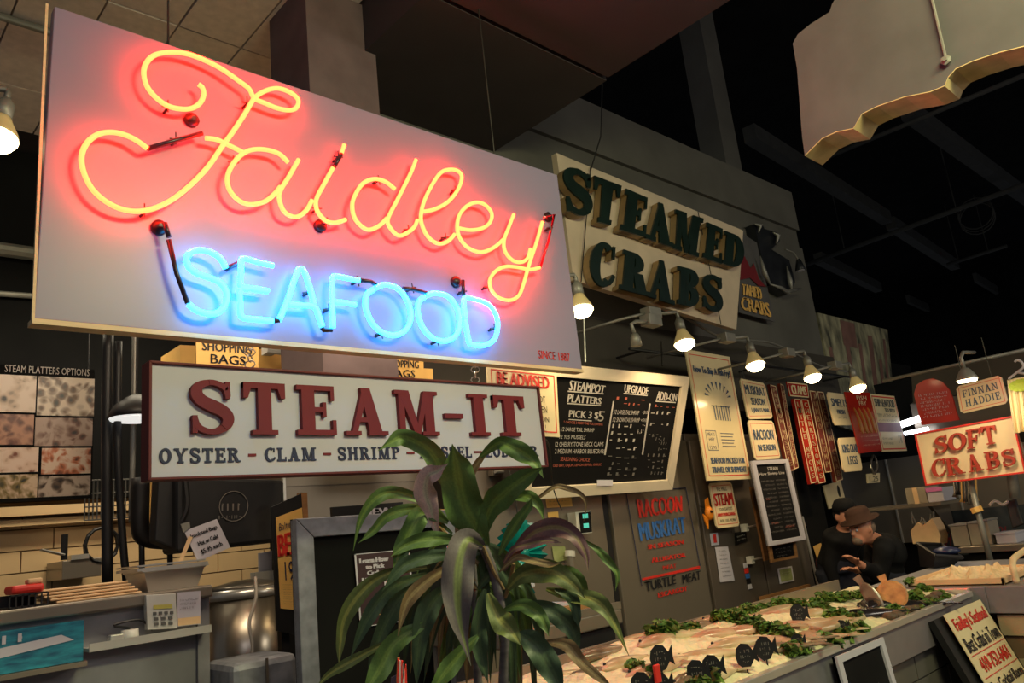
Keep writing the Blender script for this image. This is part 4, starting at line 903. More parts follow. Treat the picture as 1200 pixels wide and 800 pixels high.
m_ = MB(); m_.add([qat(qz, u, v, .002) for u, v in [(.0, .55), (.55, .5), (.93, .28), (.97, .45), (.75, .62), (.2, .78), (0, .8)]], [tuple(range(7))]); part('white_swoosh', m_, M_white, bx)
m_ = MB(); words(m_, qz, 'KIMWELL', .66, .08, .84, .3, .004, bold=.004) if 0 else scrib(m_, qz, .66, .1, .84, .3, .004); part('lettering', m_, M_white, bx)
part('pocket_rail', MB().box(-.3, YL-.09, ZT-.235, qz[1].x+.01, YL+.02, ZT-.217), M_steel, lc)
# card keypad
q = quad([(171, 697), (206, 695), (208, 736), (173, 738)], Y=YL-.05)
kp = root('card_keypad', 'cream keypad terminal with small yellow display on the little counter shelf', 'keypad', (q[2]+q[3])/2); dz = zs-q[2].z
q = [p+V(0, 0, max(0, dz)) for p in q]
part('case', slab(q, .035), M_plasticw, kp, bevel=.002)
m_ = MB(); rectm(m_, q, .22, .3, .85, .42, .002); part('display', m_, mat('olive_display', s(190, 180, 90), .5), kp)
for i in range(4):
    for j in range(3):
        if i == 3 and j > 1: continue
        m_ = MB(); w_ = .14 if j else .11; u = .2+i*.19 if j == 0 else .22+i*.24
        if j and i > 2: continue
        slabq = sub(q, u, .5+j*.15, u+w_, .58+j*.15, .004); slab(slabq, .004, m_); part('key', m_, M_greyp, kp)
q = quad([(208, 694), (235, 692), (235, 731), (208, 734)], Y=YL-.04); q = [p+V(0, 0, max(0, zs-q[2].z)) for p in q]
nt = root('handwritten_note', 'white handwritten note with orange foot beside the cream keypad', 'paper', (q[2]+q[3])/2)
part('sheet', slab(q, .003), M_white, nt); write(nt, q, [('#', .1, .2+.12*i, .9-.1*i, .27+.12*i) for i in range(3)], M_inkk); m_ = MB(); rectm(m_, q, .02, .76, .98, .98, .002); part('orange_band', m_, M_paper, nt)
c = P(152, 741, Y=YL-.04); c.z = zs
t_ = root('tape_roll', 'white roll of tape with black cord on the small counter shelf', 'tape', c); part('roll', MB().lathe(c, [(.03, 0), (.034, .004), (.032, .045), (.02, .045)], 16), M_plasticw, t_, smooth=True); part('cord', MB().tube(catmull([c+V(0, 0, .05), c+V(-.06, 0, .07), c+V(.04, .01, .075), c+V(.09, .01, .03)], 5), .005, 6), M_black, t_)
c = P(137, 744, Y=YL-.04); c.z = zs
t_ = root('metal_clip', 'shiny metal block left of the tape roll on the small shelf', 'clip', c); part('body', MB().box(c.x-.03, c.y-.02, zs, c.x+.02, c.y+.02, zs+.035), M_alum, t_, bevel=.004); part('lever', MB().box(c.x-.07, c.y-.015, zs, c.x-.03, c.y+.015, zs+.01), M_alum, t_)
# on the counter: aluminium tray with stick sign
def foilpan(name, label, x0, x1, y0, y1, z0, h):
    r = root(name, label, 'tray', ((x0+x1)/2, (y0+y1)/2, z0)); t = .025
    bt = [V(x0+t, y0+t, z0), V(x1-t, y0+t, z0), V(x1-t, y1-t, z0), V(x0+t, y1-t, z0)]; tp = [V(x0, y0, z0+h), V(x1, y0, z0+h), V(x1, y1, z0+h), V(x0, y1, z0+h)]
    m_ = MB().add(bt+tp, [(0, 3, 2, 1)]+[(i, (i+1) % 4, (i+1) % 4+4, i+4) for i in range(4)]); part('pan', m_, M_alum, r)
    m_ = MB()
    m_.tube(tp+[tp[0]], .007, 6, cap=False); m_.box(x0-.012, y0-.012, z0+h-.002, x1+.012, y0+.004, z0+h+.004); part('rim', m_, M_alum, r); return r
xa = P(167, 690, Y=YL+.12).x; xb = P(232, 660, Y=YL+.12).x
fp = foilpan('foil_pan', 'stack of shiny foil pans on the steel counter holding a price card on a stick', xa-.02, xb, YL+.04, YL+.3, ZT, .085)
part('nested_pan', MB().box(xa-.05, YL+.03, ZT+.088, xb+.01, YL+.31, ZT+.1).box(xa-.05, YL+.03, ZT+.105, xb+.0, YL+.31, ZT+.112), M_alum, fp)
q = quad([(216, 622), (254, 608), (270, 641), (232, 658)], Y=YL+.1)
r = root('price_card', 'tilted white card on a stick reading Insulated Bags Hot or Cold', 'sign', P(210, 657, Y=YL+.1))
part('card', slab(q, .004), M_white, r); write(r, q, [('Insulated Bags', .1, .16, .9, .32), ('Hot or Cold', .2, .44, .8, .58), ('$5.95 each', .18, .7, .82, .86)], M_inkk, bold=.006)
part('stick', MB().hexa(quad([(221, 628), (226, 629), (213, 659), (209, 658)], Y=YL+.09), quad([(221, 628), (226, 629), (213, 659), (209, 658)], Y=YL+.097)), M_paper, r)
part('clip', slab(quad([(212, 614), (222, 611), (223, 618), (215, 624)], Y=YL+.095), .006), M_conduit, r)
for i in range(5):
    m_ = MB(); z0 = ZT+.012*i; x0 = P(60, 690, Y=YL+.12).x-.02*i; x1 = P(158-3*i, 690, Y=YL+.12).x
    m_.box(x0, YL+.03+.01*i, z0, x1, YL+.26, z0+.009)
    o = obj('paper_bag', m_, M_paper, bevel=.004); tag(o, 'flat folded brown paper bag stacked on the steel counter, '+['bottom', 'second', 'middle', 'fourth', 'top'][i]+' of the stack', 'bag', 'folded paper bags on the counter')
x0 = P(6, 700, Y=YL+.1).x; x1 = P(50, 700, Y=YL+.1).x
bb = root('wire_basket', 'small black wire basket with a red pouch at the left end of the counter', 'basket', ((x0+x1)/2, YL+.1, ZT))
m_ = MB()
for i in range(7): m_.box(x0+(x1-x0)*i/6, YL+.03, ZT, x0+(x1-x0)*i/6+.005, YL+.035, ZT+.05)
m_.box(x0, YL+.03, ZT, x1, YL+.2, ZT+.006).box(x0, YL+.03, ZT+.045, x1, YL+.04, ZT+.052).box(x0, YL+.2, ZT, x1, YL+.205, ZT+.05)
part('wire_body', m_, M_black, bb)
o = obj('red_pouch', MB().box(x0+.01, YL+.05, ZT+.052, x1-.005, YL+.19, ZT+.085), M_inkr, bevel=.012); tag(o, 'red zip pouch lying on the black wire basket', 'pouch')
o = obj('cloth_tag', MB().box(x1-.06, YL+.06, ZT+.085, x1-.01, YL+.12, ZT+.105), M_paper, bevel=.006); tag(o, 'small tan paper roll on top of the red pouch', 'roll')
# photo poster
q = quad([(-60, 420), (110, 433), (109, 590), (-60, 586)], Y=4.6); q = [V(.52, 4.6, q[1].z), V(q[1].x, 4.6, q[1].z), V(q[1].x, 4.6, q[2].z), V(.52, 4.6, q[2].z)]
q = [V(P(-60, 430, Y=4.6).x, 4.6, P(110, 433, Y=4.6).z), V(P(111, 433, Y=4.6).x, 4.6, P(110, 433, Y=4.6).z), V(P(111, 433, Y=4.6).x, 4.6, P(108, 583, Y=4.6).z), V(P(-60, 430, Y=4.6).x, 4.6, P(108, 583, Y=4.6).z)]
ps = root('platter_poster', 'black wall poster titled STEAM PLATTERS OPTIONS with photo tiles of seafood', 'poster', ((q[0].x+q[1].x)/2, 4.62, q[2].z))
part('panel', slab(q, .02), M_vdark, ps)
def fx(x): return (P(x, 500, Y=4.6).x-q[0].x)/(q[1].x-q[0].x)
write(ps, q, [('STEAM PLATTERS OPTIONS', fx(2), .0, fx(103), .055)], M_chalkw)
fooms = []
def foodmat(i, a, b, c):
    m = bpy.data.materials.new('food_photo_'+str(i)); m.use_nodes = True; n = m.node_tree.nodes; l = m.node_tree.links; bs = n['Principled BSDF']; bs.inputs['Roughness'].default_value = .35
    tc = n.new('ShaderNodeTexCoord'); vo = n.new('ShaderNodeTexVoronoi'); vo.inputs['Scale'].default_value = 22; nz = n.new('ShaderNodeTexNoise'); nz.inputs['Scale'].default_value = 7+i; nz.inputs['Distortion'].default_value = 1.5
    l.new(tc.outputs['Object'], nz.inputs[0]); l.new(nz.outputs['Color'], vo.inputs['Vector']) if 0 else l.new(tc.outputs['Object'], vo.inputs['Vector'])
    mx = n.new('ShaderNodeMath'); mx.operation = 'MULTIPLY_ADD'; l.new(vo.outputs['Distance'], mx.inputs[0]); mx.inputs[1].default_value = .55; l.new(nz.outputs['Fac'], mx.inputs[2])
    r_ = n.new('ShaderNodeValToRGB'); e = r_.color_ramp.elements; e[0].position = .5; e[0].color = (*a, 1); e[1].position = .86; e[1].color = (*c, 1); k_ = e.new(.66); k_.color = (*b, 1)
    l.new(mx.outputs[0], r_.inputs[0]); l.new(r_.outputs[0], bs.inputs['Base Color']); return m
tiles = [(-60, 41, .075, .36, s(30, 28, 28), s(200, 175, 150), s(225, 205, 185)), (42, 110, .075, .38, s(30, 34, 28), s(110, 84, 60), s(215, 200, 178)),
 (-60, 40, .37, .6, s(50, 26, 18), s(110, 62, 44), s(180, 130, 100)), (41, 109, .39, .61, s(40, 34, 32), s(110, 74, 58), s(170, 146, 130)),
 (-60, 47, .615, .80, s(120, 60, 36), s(215, 185, 160), s(225, 200, 180)), (50, 108, .62, .82, s(40, 30, 24), s(190, 110, 70), s(220, 196, 172)),
 (-60, 47, .81, .985, s(40, 44, 26), s(130, 110, 60), s(205, 180, 150)), (48, 108, .83, .985, s(26, 22, 20), s(90, 72, 56), s(180, 164, 146))]
for i, (xa_, xb_, v0, v1, a, b, c) in enumerate(tiles):
    m_ = MB(); slab(sub(q, max(.0, fx(xa_)), v0, fx(xb_)-.004, v1-.006, .004), .003, m_); o = part('photo_tile', m_, foodmat(i, a, b, c), ps)
    o['label'] = ['lobster photo', 'mussels and clams photo', 'dark cooked shellfish photo', 'crab legs photo', 'lobster claws photo', 'shrimp platter photo', 'salad platter photo', 'mussel platter photo'][i]
# vertical pipes and hoses by the poster
def vpipe(name, label, pts, Yp, r_, m):
    tag(obj(name, MB().tube(catmull([P(x, y, Y=Yp) for x, y in pts], 4), r_, 10), m, smooth=True), label, 'pipe')
vpipe('wall_conduit', 'thin light grey conduit left of the maroon-lettered sign', [(158, 380), (157, 470), (155, 560), (154, 612)], 4.4, .014, M_conduit)
vpipe('black_hose', 'straight black hose left of the black pipe bend, nearer the poster', [(127, 390), (125, 500), (126, 690)], 4.3, .026, M_black)
vpipe('black_hose', 'black hose hanging down and slanting right beside the wall grille', [(139, 400), (138, 520), (143, 620), (148, 680)], 4.25, .018, M_black)
vpipe('black_pipe', 'thick black pipe curving right below the maroon-lettered sign', [(165, 560), (164, 610), (168, 628), (185, 633), (220, 634), (236, 634)], 4.3, .045, M_black)
for i, x in enumerate([166, 199]): vpipe('pipe_support', ['left', 'right'][i]+' thin black post under the thick black pipe', [(x, 634), (x+.5, 690)], 4.3, .014, M_black)
g = root('wall_grille', 'dark wire grille on the wall right of the food poster', 'grille', P(130, 610, Y=4.7)); ga, gb = P(100, 563, Y=4.7), P(156, 606, Y=4.7)
m_ = MB()
for i in range(13): xx = ga.x+(gb.x-ga.x)*i/12; part('wire', MB().tube([V(xx, 4.7, gb.z), V(xx, 4.7, ga.z)], .004, 6), M_conduit, g)
for i in range(4): zz = gb.z+(ga.z-gb.z)*i/3; part('wire', MB().tube([V(ga.x, 4.7, zz), V(gb.x, 4.7, zz)], .004, 6), M_conduit, g)
for xx in (ga.x, gb.x): part('hanging_wire', MB().tube([V(xx, 4.7, ga.z), V(xx, 4.7, 3.4)], .004, 6), M_black, g)
# thermometer box on tile wall
c = P(96, 676, Y=5.6); c1 = P(73, 677, Y=5.6)
r = root('tool_holder', 'grey steel wall box on the tan tiles holding scrapers and a cord', 'box', (c.x, 5.75, P(96, 678, Y=5.6).z))
xa, xb = P(73, 665, Y=5.6).x, P(119, 660, Y=5.6).x; za, zb_ = P(95, 677, Y=5.6).z, P(95, 655, Y=5.6).z
part('case', MB().box(xa, 5.6, za, xb, 5.99, zb_), M_steel, r, bevel=.004)
part('scraper', MB().tube([P(48, 644, Y=5.62), P(75, 650, Y=5.62)], .03, 8, flat=.3), M_alum, r)
part('knife', MB().tube([P(76, 626, Y=5.62), P(75, 656, Y=5.62)], .02, 8), M_black, r); part('clip', MB().box(P(83, 655, Y=5.6).x, 5.59, zb_, P(104, 655, Y=5.6).x, 5.7, zb_+.03), M_alum, r)
co = MB()
for i in range(4): co.tube([P(120, 638, Y=5.6)+V(.1*math.cos(a*.52+i), .01*i, .11*math.sin(a*.52+i)) for a in range(12)], .01, 6)
tag(obj('cable_coil', co, M_black), 'coil of black cable on the tan tile wall behind the hoses', 'cable')
# stock pot
c = P(288, 690, Y=4.0)
pt = root('stock_pot', 'tall shiny steel stock pot with lid beside the steel counter', 'pot', (c.x+.02, 4.2, 0))
cx = P(287, 690, Y=4.2).x; rr_ = (P(331, 690, Y=4.2).x-P(243, 690, Y=4.2).x)/2; zt_ = P(287, 688, Y=4.2).z
part('body', MB().lathe(V(cx, 4.2, .7), [(rr_*.97, 0), (rr_*.97, zt_-.7-.04)], 40), mat('polished_steel', s(176, 166, 150), .3, .9, var=.1, scale=9, stretch=(4, 4, .05)), pt, smooth=True)
part('rim', MB().lathe(V(cx, 4.2, zt_-.05), [(rr_, 0), (rr_*1.03, .02), (rr_, .05)], 40), M_alum, pt, smooth=True)
part('lid', MB().lathe(V(cx, 4.2, zt_), [(rr_*.99, 0), (rr_*.8, .02), (.05, .04)], 40), M_steel, pt, smooth=True)
part('stand', MB().box(cx-rr_, 4.0, 0, cx+rr_, 4.4, .7), M_steeld, pt)
tag(obj('extension_lead', MB().tube(catmull([P(299, 676, Y=3.9), P(300, 700, Y=3.85), P(292, 730, Y=3.82), P(296, 760, Y=3.82), P(289, 800, Y=3.85), P(288, 830, Y=3.9)], 6), .008, 8), M_cable, smooth=True), 'cream power cord dangling in front of the stock pot', 'cord')
r, q = card('outlet_plate', 'white outlet plate with plugs on the wall above the stock pot', [(304, 648), (319, 645), (319, 690), (305, 690)], dict(Y=4.25), M_white, cat='outlet', th=.02)
part('plug', MB().box(q[3].x-.06, 4.18, q[0].z-.16, q[3].x+.05, 4.24, q[0].z-.1), M_plasticw, r); part('plug', MB().ball(V(q[3].x+.03, 4.2, q[0].z-.2), .05), M_black, r)
# grey bin under pot
r = root('metal_bin', 'dull grey metal bin at the foot of the zinc framed board', 'bin', P(300, 800, Y=3.3)*1.0); za = P(300, 773, Y=3.3).z; xa, xb = P(272, 780, Y=3.3).x, P(350, 780, Y=3.3).x
r.location.z = 0; OFF[r.name] = V(r.location.x, r.location.y, 0)
part('body', MB().box(xa, 3.3, .0, xb, 3.6, za), M_galv, r, bevel=.03); part('divider', MB().box((xa+xb)/2-.005, 3.29, 0, (xa+xb)/2+.005, 3.3, za), M_steeld, r)
# insulated black bag
q = quad([(208, 556), (334, 562), (332, 634), (208, 648)], Y=3.9)
ib = root('insulated_bag', 'large black insulated shopping bag with faint round crest hanging below the sign', 'bag', (q[2]+q[3])/2)
part('bag_body', MB().hexa(q, [p+V(0, .22, 0) for p in q]), M_bag, ib, bevel=.02)
q2 = quad([(186, 558), (214, 558), (208, 645), (182, 634)], Y=3.97)
part('side_fold', slab(q2, .1), M_bag, ib, bevel=.01)
c = qat(q, .5, .42, .006); m_ = MB()
m_.tube([c+V(.075*math.cos(a*.35), 0, .075*math.sin(a*.35)) for a in range(19)], .0022, 5); scrib(m_, q, .38, .38, .58, .48, .004); scrib(m_, q, .36, .55, .62, .6, .004)
part('crest', m_, M_chalkd, ib); part('handle', MB().tube(catmull([qat(q, .05, 0, .02), qat(q, .06, .4, .04), qat(q, .02, .6, .03)], 5), .012, 6), M_black, ib); part('hanger', MB().tube([qat(q, .5, 0), qat(q, .5, 0)+V(0, .1, 1)], .004, 6), M_rope, ib)
r, q = card('wall_board', 'glowing yellow wall panel seen between the black pipe and the insulated bag', [(168, 558), (196, 558), (180, 624), (168, 622)], dict(Y=4.7), M_yel, cat='panel')
r, q = card('award_poster', 'yellow poster with red lettering BEST 1999 on a black backing board', [(318, 594), (353, 578), (366, 748), (325, 739)], dict(Y=3.55), M_black, cat='poster')
yq = sub(q, .12, .1, .98, .82, .003); part('yellow_sheet', slab(yq, .003), M_yel, r)
mm = MB(); words(mm, yq, 'Baltimore', .08, .08, .9, .16, .004); words(mm, yq, '1999', .2, .5, .95, .7, .004); part('lettering', mm, M_navy, r)
mm = MB(); words(mm, yq, 'BEST', .02, .2, .95, .44, .004, bold=.03); part('red_lettering', mm, M_inkr, r)
mm = MB()
for i in range(9): scrib(mm, yq, .1, .74+.025*i, .95, .75+.025*i, .004)
part('small_print', mm, M_greyp, r)
part('leg', MB().box(q[3].x+.03, q[3].y+.02, 0, q[3].x+.07, q[3].y+.06, q[3].z+.1), M_black, r)
part('picture', MB().add(sub(q, .55, .87, .95, .97, .003), [(0, 1, 2, 3)]), M_wood2, r)
tag(obj('wooden_post', MB().box(P(353, 600, Y=3.7).x, 3.7, 0, P(361, 600, Y=3.7).x, 3.74, P(356, 577, Y=3.7).z), M_wood2), 'short brown wooden post edge between the yellow poster and the zinc frame', 'post')
part('side_panel', MB().box(P(362, 560, Y=4.0).x, 4.0, 1.2, P(383, 560, Y=4.0).x, 4.05, 2.1), M_steel, hd)

# =================================================================== RIGHT SIDE signs facing the walkway (planes of constant X)
XS = 6.2
q = quad([(1072, 508), (1187, 487), (1203, 554), (1085, 569)], X=XS)
sf = root('soft_crabs_sign', 'tan board with raised red brown SOFT CRABS letters and red frame at right', 'sign', (q[2]+q[3])/2)
part('panel', slab(q, .04), M_cream, sf); part('frame', frame(q, .015, .03, .05, .012), M_inkr, sf)
c10 = lambda *l: cr(5, 1000, 400, l); c10b = lambda *l: cr(5, 1000, 540, l)
lettersq(sf, [('S', c10((475, 565), (550, 540), (555, 645), (480, 660))), ('O', c10((555, 545), (660, 530), (665, 625), (560, 645))), ('F', c10((660, 520), (745, 505), (745, 620), (670, 630))), ('T', c10((745, 500), (830, 490), (845, 595), (770, 608))),
 ('C', c10((458, 700), (535, 680), (545, 785), (465, 798))), ('R', c10((535, 688), (630, 670), (655, 770), (555, 788))), ('A', c10((660, 668), (725, 655), (765, 752), (680, 768))), ('B', c10((765, 650), (850, 635), (865, 735), (785, 752))), ('S', c10((862, 640), (940, 622), (958, 720), (880, 738)))], dict(X=XS-.03), .022, .17, .085, mat('brick_red_letter', s(172, 56, 38), .6), None, h0=-.01)
part('bracket', MB().tube([qat(q, .5, .1, -.04), qat(q, .5, .1, -.04)+V(.5, 0, 0)], .012, 6), M_rope, sf)
# arch sign
pts = [(1080, 498), (1074, 475), (1071, 462), (1074, 451), (1083, 445), (1093, 443), (1104, 447), (1112, 456), (1117, 468), (1120, 480), (1124, 492)]
f_ = [P(x, y, X=6.6) for x, y in pts]; ar = root('arched_sign', 'glossy red arched sign covered in small white print left of the haddock sign', 'sign', (f_[0]+f_[-1])/2)
part('panel', MB().hexa(f_, [p+V(.02, 0, 0) for p in f_]), M_red, ar)
wq = quad([(1074, 462), (1112, 457), (1118, 486), (1081, 492)], X=6.59); mm = MB()
for i in range(7): scrib(mm, wq, .05, .02+.14*i, .97-.05*(i % 3), .11+.14*i, .003, n=16)
part('lettering', mm, M_white, ar)
q = quad([(1120, 453), (1173, 439), (1182, 472), (1126, 485)], X=6.4); c = chamf(q, .07, .1); n = qn(q)
fh = root('haddock_sign', 'cream notched sign reading FINNAN HADDIE under a small lamp at right', 'sign', (q[2]+q[3])/2); part('panel', MB().hexa(c, [p-n*.015 for p in c]), M_creamg, fh)
m_ = MB(); border(m_, q, .05, .01, .002, .08, .016); part('border_line', m_, M_inkr, fh)
mm = slabline(q, 'FINNAN', .12, .2, .88, .45, .14, .08, .001, .003); m2 = slabline(q, 'HADDIE', .14, .54, .88, .8, .14, .08, .001, .003); mm.add(m2.v, m2.f); part('lettering', mm, M_inkn, fh)
for u in (.2, .8): part('hanging_wire', MB().tube([qat(q, u, 0), qat(q, u, 0)+V(0, 0, .3)], .003, 5), M_rope, fh)
rl = MB().tube([P(1035, 446, X=6.65), P(1210, 408, X=6.65)], .014, 8); tag(obj('hanging_rail', rl, M_conduit, smooth=True), 'long dark rail above the right signs from which they hang', 'rail')
obj('trim_4', slab(quad([(1068, 440), (1215, 408), (1215, 445), (1070, 472)], X=7.4), .05), M_dwall, kind='structure')
# shirt on a hanger
c = P(1196, 445, X=6.0); r = root('hanging_shirt', 'white shirt with yellow green leaf print on a white hanger at the right edge', 'shirt', P(1200, 500, X=6.0))
part('hanger', MB().tube(catmull([P(1189, 424, X=6), P(1192, 422, X=6), P(1197, 424, X=6), P(1199, 430, X=6), P(1192, 436, X=6), P(1182, 444, X=6)], 5), .008, 8).tube([P(1192, 436, X=6), P(1214, 440, X=6)], .008, 8), M_white, r, smooth=True)
sq = quad([(1180, 445), (1216, 438), (1222, 500), (1188, 508)], X=6.02); m_ = MB(); n = 24
for i in range(n):
    u0_, u1_ = i/n, (i+1)/n; h0 = .02*math.sin(i*1.3); h1 = .02*math.sin((i+1)*1.3); m_.add([qat(sq, u0_, 0, h0*.3), qat(sq, u1_, 0, h1*.3), qat(sq, u1_, 1, h1), qat(sq, u0_, 1, h0), qat(sq, u0_, 0, h0*.3-.03), qat(sq, u1_, 0, h1*.3-.03), qat(sq, u1_, 1, h1-.03), qat(sq, u0_, 1, h0-.03)], [(0, 1, 2, 3), (7, 6, 5, 4)])
part('fabric', m_, M_cream, r); m_ = MB()
for i in range(14):
    a = i*.45; cc_ = qat(sq, .5, .16, .035); up = V(0, 0, 1); sd = V(0, -1, 0); m_.ball(cc_+up*.03*math.sin(a)+sd*.06*math.cos(a), .004, .02, .014, 6, 4)
m_.ball(qat(sq, .5, .16, .034), .003, .055, .025, 12, 6)
part('leaf_print', m_, mat('lime_print', s(170, 190, 50), .6), r)

# back of the kitchen: shelves, hood, window, pole
kw = root('steel_hood', 'large dull steel exhaust hood filling the far kitchen corner', 'hood', (8.9, 3.3, 1.2))
part('front', MB().hexa([V(9.15, 1.6, 1.95), V(9.15, 3.2, 1.95), V(9.15, 3.2, 2.4), V(9.15, 1.6, 2.4)], [V(9.55, 1.6, 1.8), V(9.55, 3.2, 1.8), V(9.55, 3.2, 2.5), V(9.55, 1.6, 2.5)]), M_steeld, kw)
part('back_panel', MB().box(9.45, 1.6, .9, 9.6, 4.4, 1.85), M_steel, kw)
for y in (2.3, 3.0, 3.7): part('seam', MB().box(9.43, y, .9, 9.45, y+.015, 1.85), M_alum, kw)
ft = MB().tube([P(1054, 498, X=9.0), P(1079, 490, X=9.0)], .035, 8); tag(obj('fluorescent_lamp', ft, M_fluo), 'bright fluorescent tube seen between the pale poster and the arched sign', 'lamp')
ft = MB().tube([P(1060, 508, X=9.05), P(1088, 502, X=9.05)], .02, 8); tag(obj('fluorescent_lamp', ft, M_fluo), 'thin glowing bar standing for the reflection just below the brighter tube', 'lamp')  # reflection of the tube above, modelled as a glowing bar
sh = root('wall_shelf', 'steel wall shelf with cartons above the bending man at right', 'shelf', P(1080, 595, X=7.6)); sa, sb = P(1020, 593, X=7.6), P(1112, 588, X=7.6); zsf = (sa.z+sb.z)/2
part('board', MB().box(7.4, min(sa.y, sb.y), zsf-.03, 7.9, max(sa.y, sb.y), zsf), M_steel, sh)
part('bracket', MB().hexa([V(7.9, sb.y+.1, zsf-.03), V(7.45, sb.y+.1, zsf-.03), V(7.9, sb.y+.1, zsf-.35)], [V(7.9, sb.y+.13, zsf-.03), V(7.45, sb.y+.13, zsf-.03), V(7.9, sb.y+.13, zsf-.35)]), M_steeld, sh)
ya, yb = P(1064, 580, X=7.5).y, P(1088, 580, X=7.5).y
r = root('cardboard_box', 'tan cardboard carton on the wall shelf', 'box', (7.6, (ya+yb)/2, zsf)); part('carton', MB().box(7.45, yb, zsf, 7.8, ya, zsf+.14), M_boxg, r, bevel=.004); part('tape', MB().box(7.44, (ya+yb)/2-.02, zsf, 7.45, (ya+yb)/2+.02, zsf+.14), M_paper, r)
ya, yb = P(1089, 580, X=7.5).y, P(1108, 580, X=7.5).y
r = root('tissue_box', 'white box with a pink strip beside the tan carton on the shelf', 'box', (7.6, (ya+yb)/2, zsf)); part('carton', MB().box(7.45, yb, zsf, 7.75, ya, zsf+.12), M_white, r, bevel=.004); part('pink_strip', MB().box(7.44, yb, zsf+.09, 7.452, ya, zsf+.125), M_pinkn, r)
# pinned papers behind the men
def paper(label, pts, X_, m=M_white, ink=M_greyp, lines=4):
    r, q = card('pinned_paper', label, pts, dict(Y=4.446), m, th=.004, cat='paper'); write(r, q, [('#', .15, .15+.7*i/lines, .85, .22+.7*i/lines) for i in range(lines)], ink)
paper('white pinned price sheet hanging above the dark capped man', [(992, 566), (1005, 564), (1016, 595), (1000, 600)], 8.0)
paper('grey receipt sheet with a pink top right of the pinned price sheet', [(1012, 576), (1024, 574), (1026, 606), (1016, 608)], 8.0)
paper('white leaning sheet behind the hatted man\'s back', [(1026, 610), (1036, 605), (1040, 625), (1034, 622)], 7.6, lines=2)
r, q = card('framed_picture', 'pale cartoonish card with a dark oval on the kitchen post above the men', [(965, 569), (985, 563), (992, 590), (972, 596)], dict(Y=3.605), M_cream, cat='picture'); m_ = MB(); m_.ball(qat(q, .75, .4, .0), .03, .006, .06); part('dark_oval', m_, M_black, r)
r, q = card('small_tag', 'tan price tag hanging below the red fried fish poster', [(1016, 555), (1031, 554), (1031, 565), (1017, 566)], dict(Y=3.4), M_cream, cat='tag'); write(r, q, [('1.25', .15, .3, .85, .85)], M_inkk)
part('ribbon', MB().tube(catmull([P(1024, 555, Y=3.39), P(1020, 545, Y=3.39), P(1023, 533, Y=3.4)], 4), .012, 6).tube(catmull([P(1025, 555, Y=3.39), P(1028, 545, Y=3.39), P(1025, 534, Y=3.4)], 4), .012, 6), M_steel, r)
vp = MB().tube([P(940, 605, Y=3.5), P(961, 695, Y=3.5)], .012, 8); vp.tube([P(961, 695, Y=3.5), V(P(961, 695, Y=3.5).x, 3.5, 0)], .012, 8); tag(obj('corner_rod', vp, M_alum), 'thin bright vertical rod at the right edge of the dark steel refrigerator', 'rod')
q = quad([(953, 640), (962, 636), (968, 650), (958, 655)], Y=3.6)
ex = root('fire_extinguisher', 'dark red fire extinguisher with a yellow tag hanging beside the men', 'extinguisher', P(963, 675, Y=3.62)); c = P(963, 676, Y=3.62)
part('cylinder', MB().lathe(c, [(.05, 0), (.06, .02), (.06, .14), (.03, .18), (.015, .2)], 16), mat('dark_red_paint', s(110, 26, 22), .4), ex, smooth=True); part('valve', MB().tube([c+V(0, 0, .19), c+V(0, 0, .24), c+V(.06, 0, .25)], .014, 8), M_black, ex); part('yellow_tag', slab(q, .003), M_yel, ex)
obj('wall_post', MB().box(fd+.03, 3.62, 0, fd+.5, 4.4, 2.4), M_vdark, kind='structure')
# window with reversed red lettering and counter at back
win = obj('window_1', MB().box(9.4, .4, 1.05, 9.5, 1.58, 1.9), M_vdark, kind='structure')
yw0, yw1 = 1.58, .2
wl = root('glass_lettering', 'faded mirrored red lettering on the dark window behind the counter', 'sign', P(1150, 645, X=7.9)); q = quad([(1108, 622), (1180, 616), (1180, 632), (1108, 640)], X=7.9)
part('pane', slab(quad([(1098, 600), (1205, 590), (1208, 645), (1100, 652)], X=7.93), .01), M_stain, wl)
mm = MB(); qq = [q[1]+V(-.01, 0, 0), q[0]+V(-.01, 0, 0), q[3]+V(-.01, 0, 0), q[2]+V(-.01, 0, 0)]; vs_, fs_, _ = textmesh('IS 7 DOOR')
mm.add([qq[0].lerp(qq[1], x).lerp(qq[3].lerp(qq[2], x), 1-y)+V(-.012, 0, 0) for x, y in vs_], fs_); part('lettering', mm, M_maroon, wl)

# =================================================================== RIGHT COUNTER
ZR = .97
rc_ = root('tiled_counter', 'return counter with tan tile front and steel top right of the fish display', 'counter', (5.3, .3, 0))
part('core', MB().box(4.6, -1.2, .0, 6.0, 1.42, ZR-.12), M_mortar, rc_)
part('core_back', MB().box(4.75, 1.42, .0, 6.0, 2.05, ZR-.12), M_mortar, rc_)
part('countertop', MB().box(4.56, -1.2, ZR-.13, 6.05, 1.44, ZR), M_steels, rc_, bevel=.004)
part('countertop_back', MB().box(4.56, 1.44, ZR-.13, 6.05, 2.1, ZR), M_steels, rc_, bevel=.004)
M_bt = mat('brown_glazed_tile', s(170, 150, 116), .35, var=.1, scale=3, coat=.2)
for r_i in range(6):
    for c_i in range(10):
        y1_ = 1.42-c_i*.26-(.13 if r_i % 2 else 0)+(.0); y0_ = y1_-.252; z1_ = ZR-.14-r_i*.105
        if y0_ < -1.1: continue
        part('tile', MB().box(4.582+R_.uniform(0, .003), y0_, z1_-.098, 4.6, min(y1_, 1.42), z1_), M_bt, rc_)
